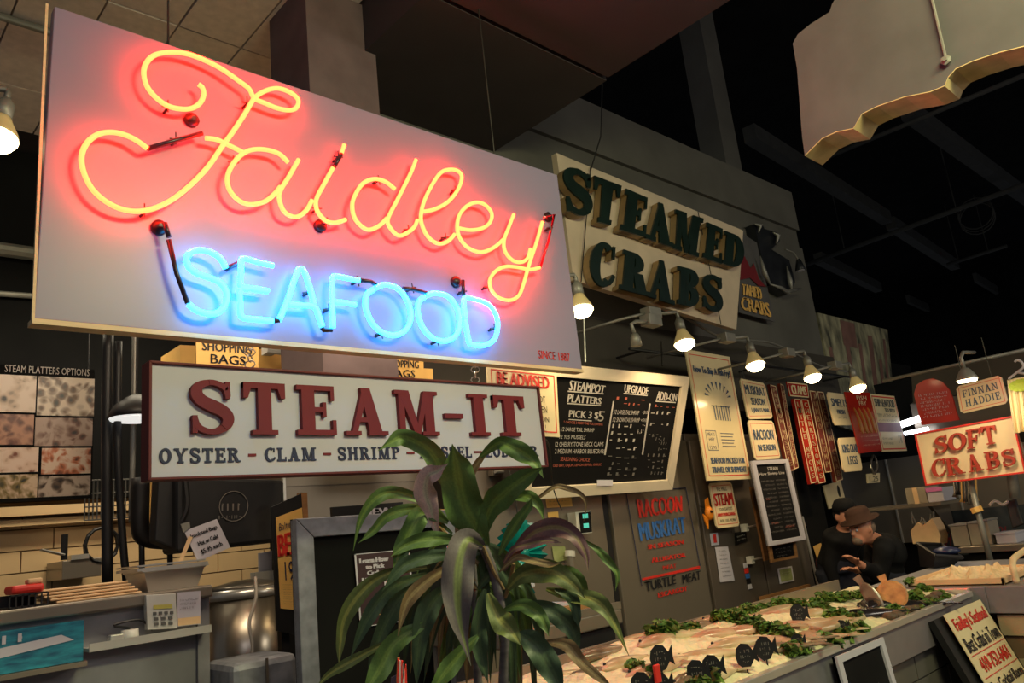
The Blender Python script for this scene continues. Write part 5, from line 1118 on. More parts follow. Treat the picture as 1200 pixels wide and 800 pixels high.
# trays
def wtray(name, label, X0, X1, Y0, Y1, z, h, fill, fm, fl_label):
    r = root(name, label, 'tray', ((X0+X1)/2, (Y0+Y1)/2, z)); m_ = MB()
    m_.box(X0, Y0, z, X1, Y1, z+.01)
    for (a, b, c, d) in [(X0, Y0, X1, Y0+.015), (X0, Y1-.015, X1, Y1), (X0, Y0, X0+.015, Y1), (X1-.015, Y0, X1, Y1)]: m_.box(a, b, z, c, d, z+h)
    part('tray_body', m_, M_paper if fill != 'corn' else M_wood, r, bevel=.002); return r
r = wtray('ice_tray', 'tan tray heaped with crushed ice on the return counter', 4.62, 5.3, 1.36, 1.84, ZR, .035, 'ice', M_icer, '')
def heap(name, X0, X1, Y0, Y1, z, h, m, seed, n=26, label='', cat='ice', peaks=.03):
    mb = MB(); 
    for i in range(n+1):
        for j in range(n+1):
            u, v = i/n, j/n; e = min(u, 1-u, v, 1-v); hh = h*min(1, e*6)+peaks*max(0, noise.noise(V(u*9+seed, v*9, seed)))*min(1, e*5)+.006*noise.noise(V(u*40, v*40, seed))
            mb.v.append(V(X0+(X1-X0)*u, Y0+(Y1-Y0)*v, z+hh))
    for i in range(n):
        for j in range(n): a = i*(n+1)+j; mb.f.append((a, a+n+1, a+n+2, a+1))
    o = obj(name, mb, m, smooth=False); tag(o, label, cat, kind='stuff'); return o
heap('crushed_ice', 4.64, 5.28, 1.38, 1.82, ZR+.012, .02, M_icer, 3, label='crushed ice heaped in the tan tray', peaks=.07)
r = wtray('corn_tray', 'wooden tray of yellow grains at the right edge of the return counter', 4.66, 5.5, .45, 1.26, ZR, .05, 'corn', M_corn, '')
heap('yellow_grains', 4.68, 5.48, .47, 1.24, ZR+.012, .03, M_corn, 8, label='yellow grains filling the wooden tray at right', cat='grains', peaks=.01)
r = root('rail_guard', 'curved pale metal guard rail between the two trays', 'rail', P(1160, 690, Z=ZR)); m_ = MB()
m_.tube(catmull([V(4.64, 1.31, ZR+.01), V(4.64, 1.31, ZR+.09), V(4.75, 1.31, ZR+.13), V(5.3, 1.31, ZR+.15), V(5.56, 1.1, ZR+.15), V(5.56, .3, ZR+.15)], 5), .016, 8); part('rail', m_, M_wood, r, smooth=True); part('post', MB().tube([V(5.56, .5, ZR), V(5.56, .5, ZR+.15)], .014, 8), M_steel, r)
# black bin
pts = [(1076, 652), (1098, 652), (1100, 650)]
bn = root('black_bin', 'black plastic tub with a wide rim resting tilted behind the ice tray', 'tub', P(1105, 676, X=5.9))
bt = quad([(1080, 676), (1126, 682), (1122, 660), (1083, 655)], X=5.85); 
top = [P(1075, 637, X=5.7), P(1096, 651, X=5.55), P(1127, 653, X=5.75), P(1103, 638, X=6.1)]
bot = [P(1080, 672, X=5.75), P(1098, 682, X=5.6), P(1122, 678, X=5.75), P(1105, 668, X=6.0)]
bot = [V(p.x, p.y, ZR+.003) for p in bot]
m_ = MB().add(bot+top, [(0, 1, 2, 3)]+[(i, (i+1) % 4, (i+1) % 4+4, i+4) for i in range(4)]); ins = [p.lerp((top[0]+top[2])/2, .1)+V(0, 0, -.002) for p in top]
part('tub', m_, M_tarp, bn); part('rim', MB().tube(top+[top[0]], .014, 6), M_black, bn); part('blue_liner', MB().ball((bot[1]+bot[2])/2+V(.1, 0, .09), .07, .09, .03), mat('blue_bag', s(30, 40, 74), .3), bn, smooth=True)
# open paper bag
r = root('open_paper_bag', 'crumpled open kraft bag behind the black tub', 'bag', P(1092, 637, X=7.05)); f_ = [P(x, y, X=7.0) for x, y in [(1070, 637), (1067, 622), (1075, 612), (1080, 617), (1092, 607), (1098, 618), (1102, 628), (1101, 638)]]
part('bag', MB().hexa(f_, [p+V(.18, 0, 0) for p in f_]), M_paper, r); m_ = MB()
for i in range(7): a_ = P(1070+i*4, 614, X=7.05); m_.tube([a_, a_+V(.02, .03*math.sin(i*2), .07+.03*math.cos(i))], .008, 5)
part('filler', m_, M_greyp, r)
bw = root('back_worktop', 'long steel back worktop with boxes behind the return counter', 'counter', (7.3, 1.2, 0))
zbw = P(1120, 640, X=7.0).z
part('top', MB().box(6.9, -.2, zbw-.05, 7.7, 2.3, zbw), M_steel, bw, bevel=.005); part('cabinet', MB().box(6.95, -.2, 0, 7.65, 2.25, zbw-.05), M_vdark, bw)
def bbox_on(name, label, cat, xa, xb, h, m, X0=7.0, d=.25, z=None, extra=None):
    z = zbw if z is None else z; ya = P(xa, 635, X=X0).y; yb = P(xb, 635, X=X0).y; r = root(name, label, cat, (X0+d/2, (ya+yb)/2, z)); part('body', MB().box(X0, yb, z, X0+d, ya, z+h), m, r, bevel=.005)
    part('lid', MB().box(X0-.005, yb-.005, z+h, X0+d, ya+.005, z+h+.012), extra or m, r); return r
bbox_on('metal_case', 'grey brown metal case with bright lid on the back worktop, left one', 'box', 1117, 1137, .16, M_boxg, extra=M_fluo if 0 else M_alum)
bbox_on('metal_case', 'grey brown metal case with bright lid on the back worktop, middle one', 'box', 1138, 1151, .17, M_boxg, extra=M_alum)
bbox_on('metal_case', 'small grey case with bright lid right of the slanted post', 'box', 1156, 1163, .18, M_boxg, extra=M_alum)
bbox_on('white_tray_stack', 'stack of white trays at the right end of the back worktop', 'tray', 1168, 1192, .07, M_white)
for i, (a, b, lab) in enumerate([((1136, 560), (1164, 670), 'slanted grey post standing between the counter trays and the back worktop'), ((1183, 556), (1190, 584), 'short pale post at the right edge above the window')]):
    pa, pb = P(*a, X=6.3), P(*b, X=6.3)
    if i == 0: pb = V(pa.x, pa.y, 0) if 0 else pb
    if i: pa = P(1180, 520, X=6.3)
    o = obj('support_post', (MB().tube([pb, V(pb.x, pb.y, 0)], .02, 8) if i == 0 else MB()).tube([pa, pb], .021 if i == 0 else .035, 8), M_conduit, smooth=True); tag(o, lab, 'post')
tag(obj('yellow_tape', MB().tube([P(1143, 594, X=6.28), P(1146, 600, X=6.28)], .04, 8), M_yel), 'band of yellow tape wrapped round the slanted grey post', 'tape')
r = root('hanging_apron', 'dark cloth hanging on a hook at the right edge over the worktop', 'apron', P(1188, 620, X=6.4)); q = quad([(1178, 588), (1190, 584), (1200, 614), (1186, 620)], X=6.4); part('cloth', slab(q, .03), M_bag, r, bevel=.01); part('hook', MB().tube(catmull([P(1160, 592, X=6.4), P(1166, 587, X=6.4), P(1175, 591, X=6.4), P(1182, 587, X=6.4)], 4), .012, 6), M_alum, r)
# black utensils on counter
r = root('tongs', 'black handled tongs and tools lying beside the yellow grains tray', 'tongs', V(5.65, .9, ZR)); 
for i in range(4): part('handle', MB().tube([V(5.66+.04*i, 1.1-.1*i, ZR+.02+.02*i), V(5.8, .7-.1*i, ZR+.1)], .014, 6), M_black, r)
m_ = MB()
for i in range(9): m_.tube([P(1118+i*3, 560, X=6.9), P(1117+i*3.1, 572+R_.uniform(0, 14), X=6.9)], R_.uniform(.01, .022), 6)
r = root('utensil_rack', 'cluster of hanging kitchen tools under the soft crabs sign', 'rack', P(1130, 575, X=6.9)); part('rod', MB().tube([P(1112, 560, X=6.9), P(1150, 553, X=6.9)], .01, 6), M_steel, r)
for i in range(7):
    x = 1118+i*4.2; y1_ = R_.uniform(572, 592); part('utensil', MB().tube([P(x, 560-i*.7, X=6.88), P(x+1, y1_, X=6.88), P(x+1, y1_+5, X=6.88)], [.008, .008, .022], 6), [M_steel, M_black, M_yel, M_steeld][i % 4], r, smooth=True)

# =================================================================== FISH DISPLAY
fc_ = root('fish_display_case', 'long steel fish display case with tiled base and thin metal lip', 'counter', (2.8, 1.8, 0))
ZF, ZB = .95, 1.0; X0c, X1c = .9, 4.52; YFc, YBc = 1.5, 2.18
part('core', MB().box(X0c, YFc+.05, .0, X1c-.03, YBc, ZF-.1), M_mortar, fc_)
part('bed', MB().hexa([V(X0c, YFc+.02, ZF-.1), V(X1c, YFc+.02, ZF-.1), V(X1c, YBc, ZF-.1), V(X0c, YBc, ZF-.1)], [V(X0c, YFc+.02, ZF-.03), V(X1c, YFc+.02, ZF-.03), V(X1c, YBc, ZB-.03), V(X0c, YBc, ZB-.03)]), M_steel, fc_)
xs = P(986, 765, Y=YFc).x
part('front_panel', MB().box(X0c, YFc, ZF-.52, xs, YFc+.04, ZF-.02), M_steels, fc_, bevel=.003)
part('front_panel', MB().box(xs+.0, YFc, ZF-.16, X1c, YFc+.04, ZF-.015), mat('plain_steel_band', s(140, 132, 134), .5, .4, var=.1), fc_, bevel=.003)
part('lip', MB().box(X0c, YFc-.012, ZF-.02, X1c, YFc+.02, ZF+.006).box(X1c-.02, YFc, ZF-.02, X1c+.01, YBc, ZF+.02), M_alum, fc_, bevel=.002)
part('back_lip', MB().box(X0c, YBc, ZB-.1, X1c, YBc+.02, ZB+.03), M_steel, fc_)
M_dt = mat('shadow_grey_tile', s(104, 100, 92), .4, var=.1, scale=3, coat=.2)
for r_i in range(7):
    for c_i in range(8):
        x0_ = xs+.01+c_i*.24-(.12 if r_i % 2 else 0); x1_ = x0_+.232; z1_ = ZF-.17-r_i*.105
        x0_ = max(x0_, xs); x1_ = min(x1_, X1c-.03)
        if x1_-x0_ < .03 or z1_ < .12: continue
        part('tile', MB().box(x0_, YFc+.03+R_.uniform(0, .003), z1_-.098, x1_, YFc+.05, z1_), M_dt, fc_)
# ice bed
def zbed(x, y): return ZF-.0+(ZB-ZF)*(y-YFc)/(YBc-YFc)
ice = MB(); nx, ny = 150, 30
def icez(x, y):
    v = (y-YFc)/(YBc-YFc); e = min(1, v*7, (1-v)*7)
    far = max(0, min(1, (3.9-x)/.7)); hump = .07*far*math.sin(math.pi*min(1, max(0, v)))**.6
    return zbed(x, y)-.03+max(0, e)*.03+hump*(.75+.5*noise.noise(V(x*2.2, y*3, 0)))+.022*noise.noise(V(x*9, y*9, 2))*max(0, e)+.009*noise.noise(V(x*34, y*34, 5))*max(0, e)
for i in range(nx+1):
    for j in range(ny+1):
        x = X0c+.02+(X1c-X0c-.06)*i/nx; y = YFc+.022+(YBc-YFc-.03)*j/ny; ice.v.append(V(x, y, icez(x, y)))
for i in range(nx):
    for j in range(ny): a = i*(ny+1)+j; ice.f.append((a, a+ny+1, a+ny+2, a+1))
tag(obj('crushed_ice', ice, M_ice), 'bed of crushed ice covering the long fish display case', 'ice', kind='stuff')
# fish prototypes in local frame: x along the body, z up
def fishmesh(L, H, W, belly=0):
    m_ = MB(); base = [(0, .04), (.05, .35), (.15, .75), (.3, 1), (.5, .92), (.7, .6), (.85, .28), (.92, .2)]
    n = 12
    for t, r_ in base:
        for k in range(n):
            a = 2*math.pi*k/n; m_.v.append(V(-L/2+t*L, math.sin(a)*r_*H, math.cos(a)*r_*W))
    for i in range(len(base)-1):
        for k in range(n): a = i*n+k; b = i*n+(k+1) % n; m_.f.append((a, b, b+n, a+n))
    m_.f.append(tuple(range(n-1, -1, -1))); m_.f.append(tuple((len(base)-1)*n+k for k in range(n))); return m_
def fish(name, label, x, y, rz, L, H, W, m, tilt=0, cat='fish', grp='fish lying on the ice'):
    z = icez(x, y)+W*.12; r = root(name, label, cat, (0, 0, 0), grp)
    part('body', fishmesh(L, H, W), m, r, smooth=True)
    t = L*.42; part('tail', MB().hexa([V(t*.9, -.012, .003), V(t*.9, .012, .003), V(L*.58, H*.9, .003), V(L*.53, 0, .003), V(L*.58, -H*.9, .003)], [V(t*.9, -.012, -.003), V(t*.9, .012, -.003), V(L*.58, H*.9, -.003), V(L*.53, 0, -.003), V(L*.58, -H*.9, -.003)]), m, r)
    part('fin', MB().hexa([V(-L*.1, H*.9, .002), V(L*.1, H*.75, .002), V(L*.08, H*1.35, .002), V(-L*.08, H*1.25, .002)], [V(-L*.1, H*.9, -.002), V(L*.1, H*.75, -.002), V(L*.08, H*1.35, -.002), V(-L*.08, H*1.25, -.002)]), m, r)
    part('eye', MB().ball(V(-L*.4, H*.2, W*.55), .006), M_black, r, smooth=True)
    r.location = (x, y, z); r.rotation_euler = (tilt, 0, rz); return r
lab_f = ['whole pale fish on the ice beside the first kale line', 'rosy whole fish near the front lip of the display']
spots = []
M3 = [M_fishp, M_fishr, M_fishg]
names3 = ['pale', 'rosy', 'grey brown']
fish_labels = ['leftmost pale fish beside the lowest left kale', 'rosy fish behind the lower left tags', 'pale fish between the two left kale tufts', 'grey brown fish at the back edge left of the kale border', 'rosy fish left of the middle kale row', 'pale fish behind the dark front kale tuft', 'pale fish behind the tag with the red clip', 'grey brown fish nearest the drooping plant leaf tip', 'pale fish just right of the plant leaves', 'grey brown fish partly under the plant leaves', 'pale fish deepest under the plant leaves', 'rosy fish starting at the kale border behind the middle row', 'rosy fish just below the middle kale row', 'rosy fish behind the round black tag', 'grey brown striped fish ending at the front lip', 'pale fish just left of the rosy fish row', 'pale fish at the front lip by the round black tag', 'pale fish above the middle kale row at its left end', 'rosy fish above the middle kale row', 'rosy fish between the black tag and the middle kale row', 'rosy fish right of the middle kale row', 'pale fish beside the small oval tag', 'pale fish along the back kale border', 'grey brown fish next to the round kale tuft', 'grey brown fish nearest the back kale border', 'short rosy fish at the front lip beside the slate', 'grey brown fish behind the tag at the bottom edge', 'pale fish cut off at the bottom edge of the picture']
rows = [  # px centre, angle, length, material
 (742, 752, .5, .42, 0), (775, 756, .35, .40, 1), (800, 748, -.2, .40, 0), (825, 736, -.35, .42, 2), (848, 742, -.3, .40, 1), (835, 760, -.4, .38, 0), (790, 770, .2, .36, 0),
 (712, 768, .1, .4, 2), (735, 775, .3, .36, 0), (690, 785, .4, .38, 2), (655, 790, .2, .4, 0), (862, 728, -.5, .42, 1), (885, 737, -.45, .44, 1), (900, 745, -.5, .42, 1), (915, 748, -.5, .4, 2), (868, 750, -.2, .36, 0), (850, 775, .1, .34, 0),
 (895, 720, -.2, .4, 0), (920, 722, -.3, .42, 1), (945, 727, -.25, .42, 1), (965, 733, -.4, .40, 1), (985, 728, -.2, .36, 0), (960, 716, -.1, .4, 0), (990, 741, -.2, .34, 2), (930, 712, -.3, .36, 2), (955, 745, -.3, .3, 1), (810, 782, .4, .34, 2), (770, 785, .1, .34, 1)]
for i, (x, y, rz, L, mi) in enumerate(rows):
    p = P(x, y, Z=1.02); yy = min(max(p.y, YFc+.08), YBc-.08)
    side = 'left end' if x < 760 else ('stretch left of the kale rows' if x < 860 else 'stretch below the second kale row' if x < 930 else 'middle part')
    fish('whole_fish', fish_labels[i]+' on the ice', p.x, yy, rz-.25, L*.8, .04, .024, M3[mi], grp=names3[mi]+' whole fish on the ice')
# fillet slabs
for i, (x, y, rz) in enumerate([(880, 716, .1), (905, 716, .0), (940, 733, .1), (970, 722, .1), (850, 716, .3), (1000, 715, .1), (760, 742, .3), (815, 728, .2)]):
    p = P(x, y, Z=1.03); yy = min(max(p.y, YFc+.1), YBc-.1); pts = [(-.16, -.03), (-.08, -.055), (.08, -.05), (.17, -.01), (.1, .04), (-.1, .045)]
    cs_, sn = math.cos(rz), math.sin(rz); z = icez(p.x, yy)+.004
    a_ = [V(p.x+u*cs_-v*sn, yy+u*sn+v*cs_, z+.018) for u, v in pts]; b_ = [q_+V(0, 0, -.02) for q_ in a_]
    o = obj('fish_fillet', MB().hexa(a_, b_), [M_fishr, M_fishp][i % 2], bevel=.006); tag(o, ['rosy', 'pale'][i % 2]+' skinless fillet lying flat among the whole fish on the ice', 'fillet', ['rosy', 'pale'][i % 2]+' fillets on the ice')
# black sea bass
for i, (x, y, rz, L) in enumerate([(1014, 712, -.55, .42), (1020, 702, .35, .34), (1042, 700, -.9, .34), (1068, 698, -.8, .36)]):
    p = P(x, y, Z=1.0); fish('black_fish', 'glossy black whole fish at the far end, '+['longest one beside the kale ring', 'behind the longest black one', 'between the standing tan fish', 'nearest the far corner'][i], p.x, min(p.y, YBc-.07), rz, L, .05, .035, M_fishk, grp='black whole fish at the far end')
# standing flatfish
def flatfish(label, px, W, H, m, lean, nm):
    p = P(*px, Z=.98); r = root(nm, label, 'fish', (0, 0, 0)); pts = [(W*math.sin(a)*(1 if a < 3.3 else 1), H*(.5-.5*math.cos(a))) for a in [2*math.pi*k/16 for k in range(16)]]
    m_ = MB().hexa([V(x*.5, -.008, z) for x, z in pts], [V(x*.5, .012, z) for x, z in pts]); part('body', m_, m, r, bevel=.004)
    part('tail', MB().hexa([V(-.012, -.004, H*.9), V(.012, -.004, H*.9), V(.02, -.004, H*1.28), V(-.02, -.004, H*1.28)], [V(-.012, .006, H*.9), V(.012, .006, H*.9), V(.02, .006, H*1.28), V(-.02, .006, H*1.28)]), m, r)
    part('fin_edge', MB().tube([V(x*.5, 0, z) for x, z in pts]+[V(pts[0][0]*.5, 0, pts[0][1])], .006, 5), m, r)
    r.location = (p.x, p.y, zbed(p.x, p.y)-.005); r.rotation_euler = (lean[0], lean[1], -1.15); return r
flatfish('round orange tan flatfish standing upright with its tail in the air', (1052, 706), .135, .13, M_flat, (-.35, -.3), 'flat_fish')
flatfish('slim grey tan flatfish standing leaning left of the orange one', (1032, 708), .06, .14, M_fishg, (-.3, -.5), 'flat_fish')
# oysters along the lip
for i in range(9):
    x = 1050+i*6.3; y = 727-i*3.05; p = P(x-2, y-3, Z=.955); o = obj('oyster', MB().ball(V(p.x, max(p.y, YFc+.05), icez(p.x, max(p.y, YFc+.05))+.014), .026, .034, .018, 9, 6), M_oyster, smooth=True); tag(o, 'brown oyster in the row along the front lip of the far display end', 'oyster', 'oysters along the lip')
# kale clumps (four shapes)
def kalemesh(seed):
    mb = MB(); rg = random.Random(seed)
    for k in range(11):
        a = rg.uniform(0, 6.28); e = rg.uniform(.1, 1.3); L = rg.uniform(.03, .05); n = 6; base = len(mb.v)
        d = V(math.cos(a)*math.cos(e), math.sin(a)*math.cos(e), math.sin(e)); sd = V(-math.sin(a), math.cos(a), 0); up = d.cross(sd)
        for i in range(n+1):
            for j in range(5):
                t = i/n; w_ = (j-2)/2; wd = .026*math.sin(math.pi*min(1, .15+t*.85))**.5
                mb.v.append(d*L*t*1.2+sd*w_*wd+up*(.006*math.sin(i*2.1+j*2.7+k)*(abs(w_)+t))+V(0, 0, -.012*t*t))
        for i in range(n):
            for j in range(4): a_ = base+i*5+j; mb.f.append((a_, a_+5, a_+6, a_+1))
    return mb
kp_ = []
for i in range(4):
    me = bpy.data.meshes.new('kale'); mb = kalemesh(i); me.from_pydata(mb.v, [], mb.f); me.materials.append(M_kale); me.polygons.foreach_set('use_smooth', [True]*len(me.polygons)); kp_.append(me)
def kale(x, y, z, s_, label, grp):
    o = bpy.data.objects.new('kale_clump', kp_[R_.randrange(4)]); COL.objects.link(o); o.location = (x, y, z); o.scale = (s_,)*3; o.rotation_euler = (0, 0, R_.uniform(0, 6.28)); tag(o, label, 'kale', grp)
def kline(px, n, label, grp, s_=(.9, 1.25), zz=1.02):
    for i in range(n):
        t = i/(max(1, n-1))*(len(px)-1); k_ = min(int(t), len(px)-2); f = t-k_; x = px[k_][0]*(1-f)+px[k_+1][0]*f; y = px[k_][1]*(1-f)+px[k_+1][1]*f
        p = P(x+R_.uniform(-2, 2), y+R_.uniform(-1, 1), Z=zz); yy = min(max(p.y, YFc+.04), YBc-.03); kale(p.x, yy, icez(p.x, yy)+.003, R_.uniform(*s_), label, grp)
kline([(845, 735), (870, 727), (895, 717), (925, 708), (960, 700), (1000, 692), (1040, 686), (1072, 690)], 34, 'ruffled green kale clump in the border along the back edge of the display', 'kale along the back edge')
kline([(862, 733), (885, 736), (905, 738), (925, 742), (940, 748)], 18, 'ruffled kale clump in the short row in front of the middle fish', 'kale row in front of the middle fish')
kline([(945, 748), (965, 750), (980, 748)], 5, 'ruffled kale clump at the front lip beside the small black slate', 'kale by the front lip', (.5, .8))
kline([(960, 715), (980, 716), (998, 716)], 8, 'ruffled kale clump in the little row left of the long black fish', 'kale row by the long black fish')
kline([(1018, 720), (1026, 722)], 3, 'ruffled kale clump in the tuft under the long black fish', 'kale tuft under the black fish', (1.2, 1.5))
kline([(1000, 728), (1003, 734)], 2, 'ruffled kale clump in the round tuft beside the front price tag', 'kale tuft by the price tag', (1.2, 1.5))
kline([(1048, 714), (1062, 713)], 4, 'ruffled kale clump in front of the standing orange fish', 'kale before the standing fish', (.6, .9), .97)
kline([(1070, 688), (1090, 692), (1110, 695), (1125, 698), (1118, 702), (1100, 708)], 11, 'ruffled kale clump in the border at the far corner of the display', 'kale at the far corner', (.7, 1.0), .97)
kline([(770, 748), (785, 742)], 4, 'ruffled kale clump in the left tuft behind the left fish', 'kale tuft behind the left fish', (1.2, 1.5), 1.04)
kline([(800, 740), (812, 737)], 3, 'ruffled kale clump in the second tuft behind the left fish', 'second kale tuft behind the left fish', (1.1, 1.4), 1.04)
kline([(838, 790), (850, 790), (846, 783)], 4, 'ruffled kale clump in the dark tuft near the front tags', 'kale tuft near the front tags', (1.1, 1.4))
kline([(742, 786), (760, 789)], 4, 'ruffled kale clump in the pale tuft behind the leftmost tag', 'kale tuft behind the leftmost tag', (.6, .9))
# fish-shaped price tags
def ftag(px, label, s_=1.0):
    p = P(*px, Z=1.03); y_ = max(p.y, YFc+.04); z0 = icez(p.x, y_); c = V(p.x, y_, z0+.058*s_); q_ = (c-CAM).normalized(); sd = q_.cross(V(0, 0, 1)).normalized(); sd = (sd+V(.3, 0, 0)).normalized(); up = V(0, 0, 1)
    r = root('price_tag', label, 'tag', V(p.x, y_, z0-.01), 'black fish-shaped price tags')
    pts = [(-.5, .0), (-.42, .3), (-.15, .5), (.2, .45), (.42, .2), (.62, .45), (.6, 0), (.66, -.3), (.42, -.15), (.2, -.42), (-.15, -.5), (-.42, -.3)]
    f_ = [c+sd*a*.07*s_+up*b*.085*s_ for a, b in pts]; n = sd.cross(up).normalized(); n = -n if n.dot(CAM-c) < 0 else n
    part('plate', MB().hexa(f_, [p_-n*.003 for p_ in f_]), M_black, r)
    part('stick', MB().tube([V(p.x, y_, z0-.02)-n*.004, c-n*.004], .003, 6), M_black, r)
    qq = [c+sd*-.02*s_+up*.022*s_, c+sd*.02*s_+up*.022*s_, c+sd*.02*s_-up*.022*s_, c-sd*.02*s_-up*.022*s_]; qq = [a+n*.002 for a in qq]
    mm = MB(); scrib(mm, qq, 0, 0, 1, .25, .001, n=5); scrib(mm, qq, 0, .4, 1, .65, .001, n=5); scrib(mm, qq, .2, .8, .8, 1, .001, n=4); part('lettering', mm, M_chalkd, r)
for px, lab in [((752, 802), 'black tag at the lower left partly cut by the picture edge'), ((776, 786), 'black tag beside the red clip'), ((818, 800), 'black tag at the bottom edge next to the dark kale'), ((857, 784), 'black tag right of the dark kale tuft'), ((883, 778), 'round black tag nearest the front lip'), ((899, 763), 'black tag in front of the rosy fish'), ((930, 755), 'black tag standing in the middle kale row'), ((937, 726), 'black tag behind the middle kale row'), ((986, 742), 'black tag left of the round kale tuft'), ((1003, 723), 'small oval black tag next to the long black fish'), ((748, 815), 'lowest black tag at the bottom edge')]: ftag(px, lab, .95 if px[0] < 960 else .7)
p = P(773, 800, Z=1.03); tag(obj('red_clip', MB().box(p.x-.012, p.y, p.z, p.x+.014, p.y+.01, p.z+.05), M_inkr, bevel=.003), 'small red plastic clip stuck in the ice by the lower left tags', 'clip')
# slate with white frame
q = [P(986, 766, Y=1.44), P(1031, 740, Y=1.44), None, None]; q = [V(q[0].x, 1.47, .86), V(P(1031, 740, Y=1.47).x, 1.47, .86), V(P(1031, 740, Y=1.47).x, 1.43, .45), V(q[0].x, 1.43, .45)]
q[0].z = q[1].z = P(986, 766, Y=1.47).z
r = root('slate_board', 'small black slate in a white frame hanging on the display front', 'chalkboard', (q[2]+q[3])/2)
part('board', slab(q, .01), M_chalk, r); part('frame', frame(q, .08, .05, .02, .01), M_white, r); write(r, q, [('#', .3, .3, .7, .36), ('#', .2, .5, .8, .56)], M_chalkd)
# leaning poster
tl, tr_ = P(1098, 722, Y=1.46), P(1140, 707, Y=1.46)
zt_ = (tl.z+tr_.z)/2
bl = P(1146, 799, Y=1.26); 
q = [V(3.98, 1.46, zt_), V(4.50, 1.46, zt_), V(4.50, 1.22, zt_-.64), V(3.98, 1.22, zt_-.64)]
r = root('phone_number_poster', 'leaning cream poster reading Best Crabs in Town with a phone number', 'poster', (4.24, 1.2, 0))
bq = [V(3.90, 1.475, zt_-.01), V(4.58, 1.475, zt_-.01), V(4.58, 1.1375, zt_-.91), V(3.90, 1.1375, zt_-.91)]
part('backing_board', slab(bq, .03), M_black, r); part('sheet', slab([p+V(0, -.006, .002) for p in q], .004), M_cream, r)
q = [p+V(0, -.007, .003) for p in q]
write(r, q, [("Faidley's Seafood", .08, .04, .92, .15), ('410-752-6461', .12, .315, .88, .405), ('_', .03, .285, .97, .29), ('_', .03, .43, .97, .435)], M_inkr, bold=.006)
write(r, q, [('Best Crabs in Town', .06, .17, .94, .27), ('Our Cocktail Room', .06, .46, .94, .53)], M_inkk, bold=.004)
part('support', MB().box(3.95, 1.1, 0, 4.0, 1.15, zt_-.86).box(4.48, 1.1, 0, 4.53, 1.15, zt_-.86), M_black, r)

# =================================================================== PLANT
def leafmat(name, edge, mid):
    m = bpy.data.materials.new(name); m.use_nodes = True; n = m.node_tree.nodes; l = m.node_tree.links; b = n['Principled BSDF']; b.inputs['Roughness'].default_value = .5
    uv = n.new('ShaderNodeUVMap'); sp = n.new('ShaderNodeSeparateXYZ'); l.new(uv.outputs[0], sp.inputs[0]); r_ = n.new('ShaderNodeValToRGB'); e = r_.color_ramp.elements
    e[0].position = 0; e[0].color = (*edge, 1); e[1].position = 1; e[1].color = (*edge, 1)
    for p_, c_ in [(.34, edge), (.44, mid), (.5, tuple(v*.8 for v in mid)), (.56, mid), (.66, edge)]: k_ = e.new(p_); k_.color = (*c_, 1)
    nz = n.new('ShaderNodeTexNoise'); nz.inputs['Scale'].default_value = 30; mx = n.new('ShaderNodeMix'); mx.data_type = 'RGBA'; mx.blend_type = 'MULTIPLY'; mx.inputs[0].default_value = .8
    l.new(sp.outputs[0], r_.inputs[0]); l.new(r_.outputs[0], mx.inputs[6]); mr = n.new('ShaderNodeMapRange'); mr.inputs[3].default_value = .55; mr.inputs[4].default_value = 1.45; l.new(nz.outputs['Fac'], mr.inputs[0]); l.new(mr.outputs[0], mx.inputs[7]); l.new(mx.outputs[2], b.inputs['Base Color']); return m
LG = leafmat('leaf_green', s(100, 129, 66), s(134, 161, 76)); LD = leafmat('leaf_dark', s(75, 96, 67), s(93, 114, 75)); LY = leafmat('leaf_variegated', s(115, 127, 70), s(175, 175, 92)); LP = leafmat('leaf_purple', s(129, 93, 93), s(165, 144, 99)); LT = leafmat('leaf_tan', s(149, 123, 83), s(187, 162, 110)); LK = leafmat('leaf_pink_tip', s(248, 206, 190), s(252, 236, 200)); LGy = leafmat('leaf_grey_green', s(105, 96, 94), s(128, 140, 75))
BX, BY = 1.09, 1.26     # cane position
pl = root('dracaena_plant', 'tall leafy corn plant with drooping variegated leaves in the foreground', 'plant', (BX, BY, 0))
def leaf(px, D0, D1, wpx, m, twist=0., sag=.35, label=None):
    px = [px[0]]+[(x+R_.uniform(-3, 3), y+R_.uniform(-3, 3)) for x, y in px[1:-1]]+[px[-1]]
    n0 = len(px); ph = R_.uniform(0, 6); pts = catmull([P(x, y, D=D0+(D1-D0)*(i/(n0-1))) for i, (x, y) in enumerate(px)], 6); n = len(pts); mb = MB(); mb.uv = []
    wmax = wpx*.84/FPX*(D0+D1)/2
    for i, p in enumerate(pts):
        t = i/(n-1); tg = (pts[min(i+1, n-1)]-pts[max(i-1, 0)]).normalized(); vd = (CAM-p).normalized(); sd = tg.cross(vd)
        sd = sd.normalized() if sd.length > 1e-4 else tg.orthogonal(); nn = sd.cross(tg).normalized(); a = twist*(t-.3); sd2 = sd*math.cos(a)+nn*math.sin(a); nn2 = -sd*math.sin(a)+nn*math.cos(a)
        w_ = wmax/2*(.2+.85*math.sin(math.pi*min(1, t)**.95)**1.2)*(1+.07*math.sin(t*13+ph))*(1-max(0, t-.82)/.18*.97) if t < 1 else .0005
        for j in range(7):
            u = (j-3)/3; mb.v.append(p+sd2*u*w_+nn2*(abs(u)*w_*sag+.28*w_*math.sin(t*15+u*2.5+ph)*abs(u))); mb.uv.append((j/6, t))
    for i in range(n-1):
        for j in range(6): a_ = i*7+j; mb.f.append((a_, a_+1, a_+8, a_+7))
    o = part('leaf', mb, m, pl, smooth=True)
    if label: o['label'] = label
K = 1.5
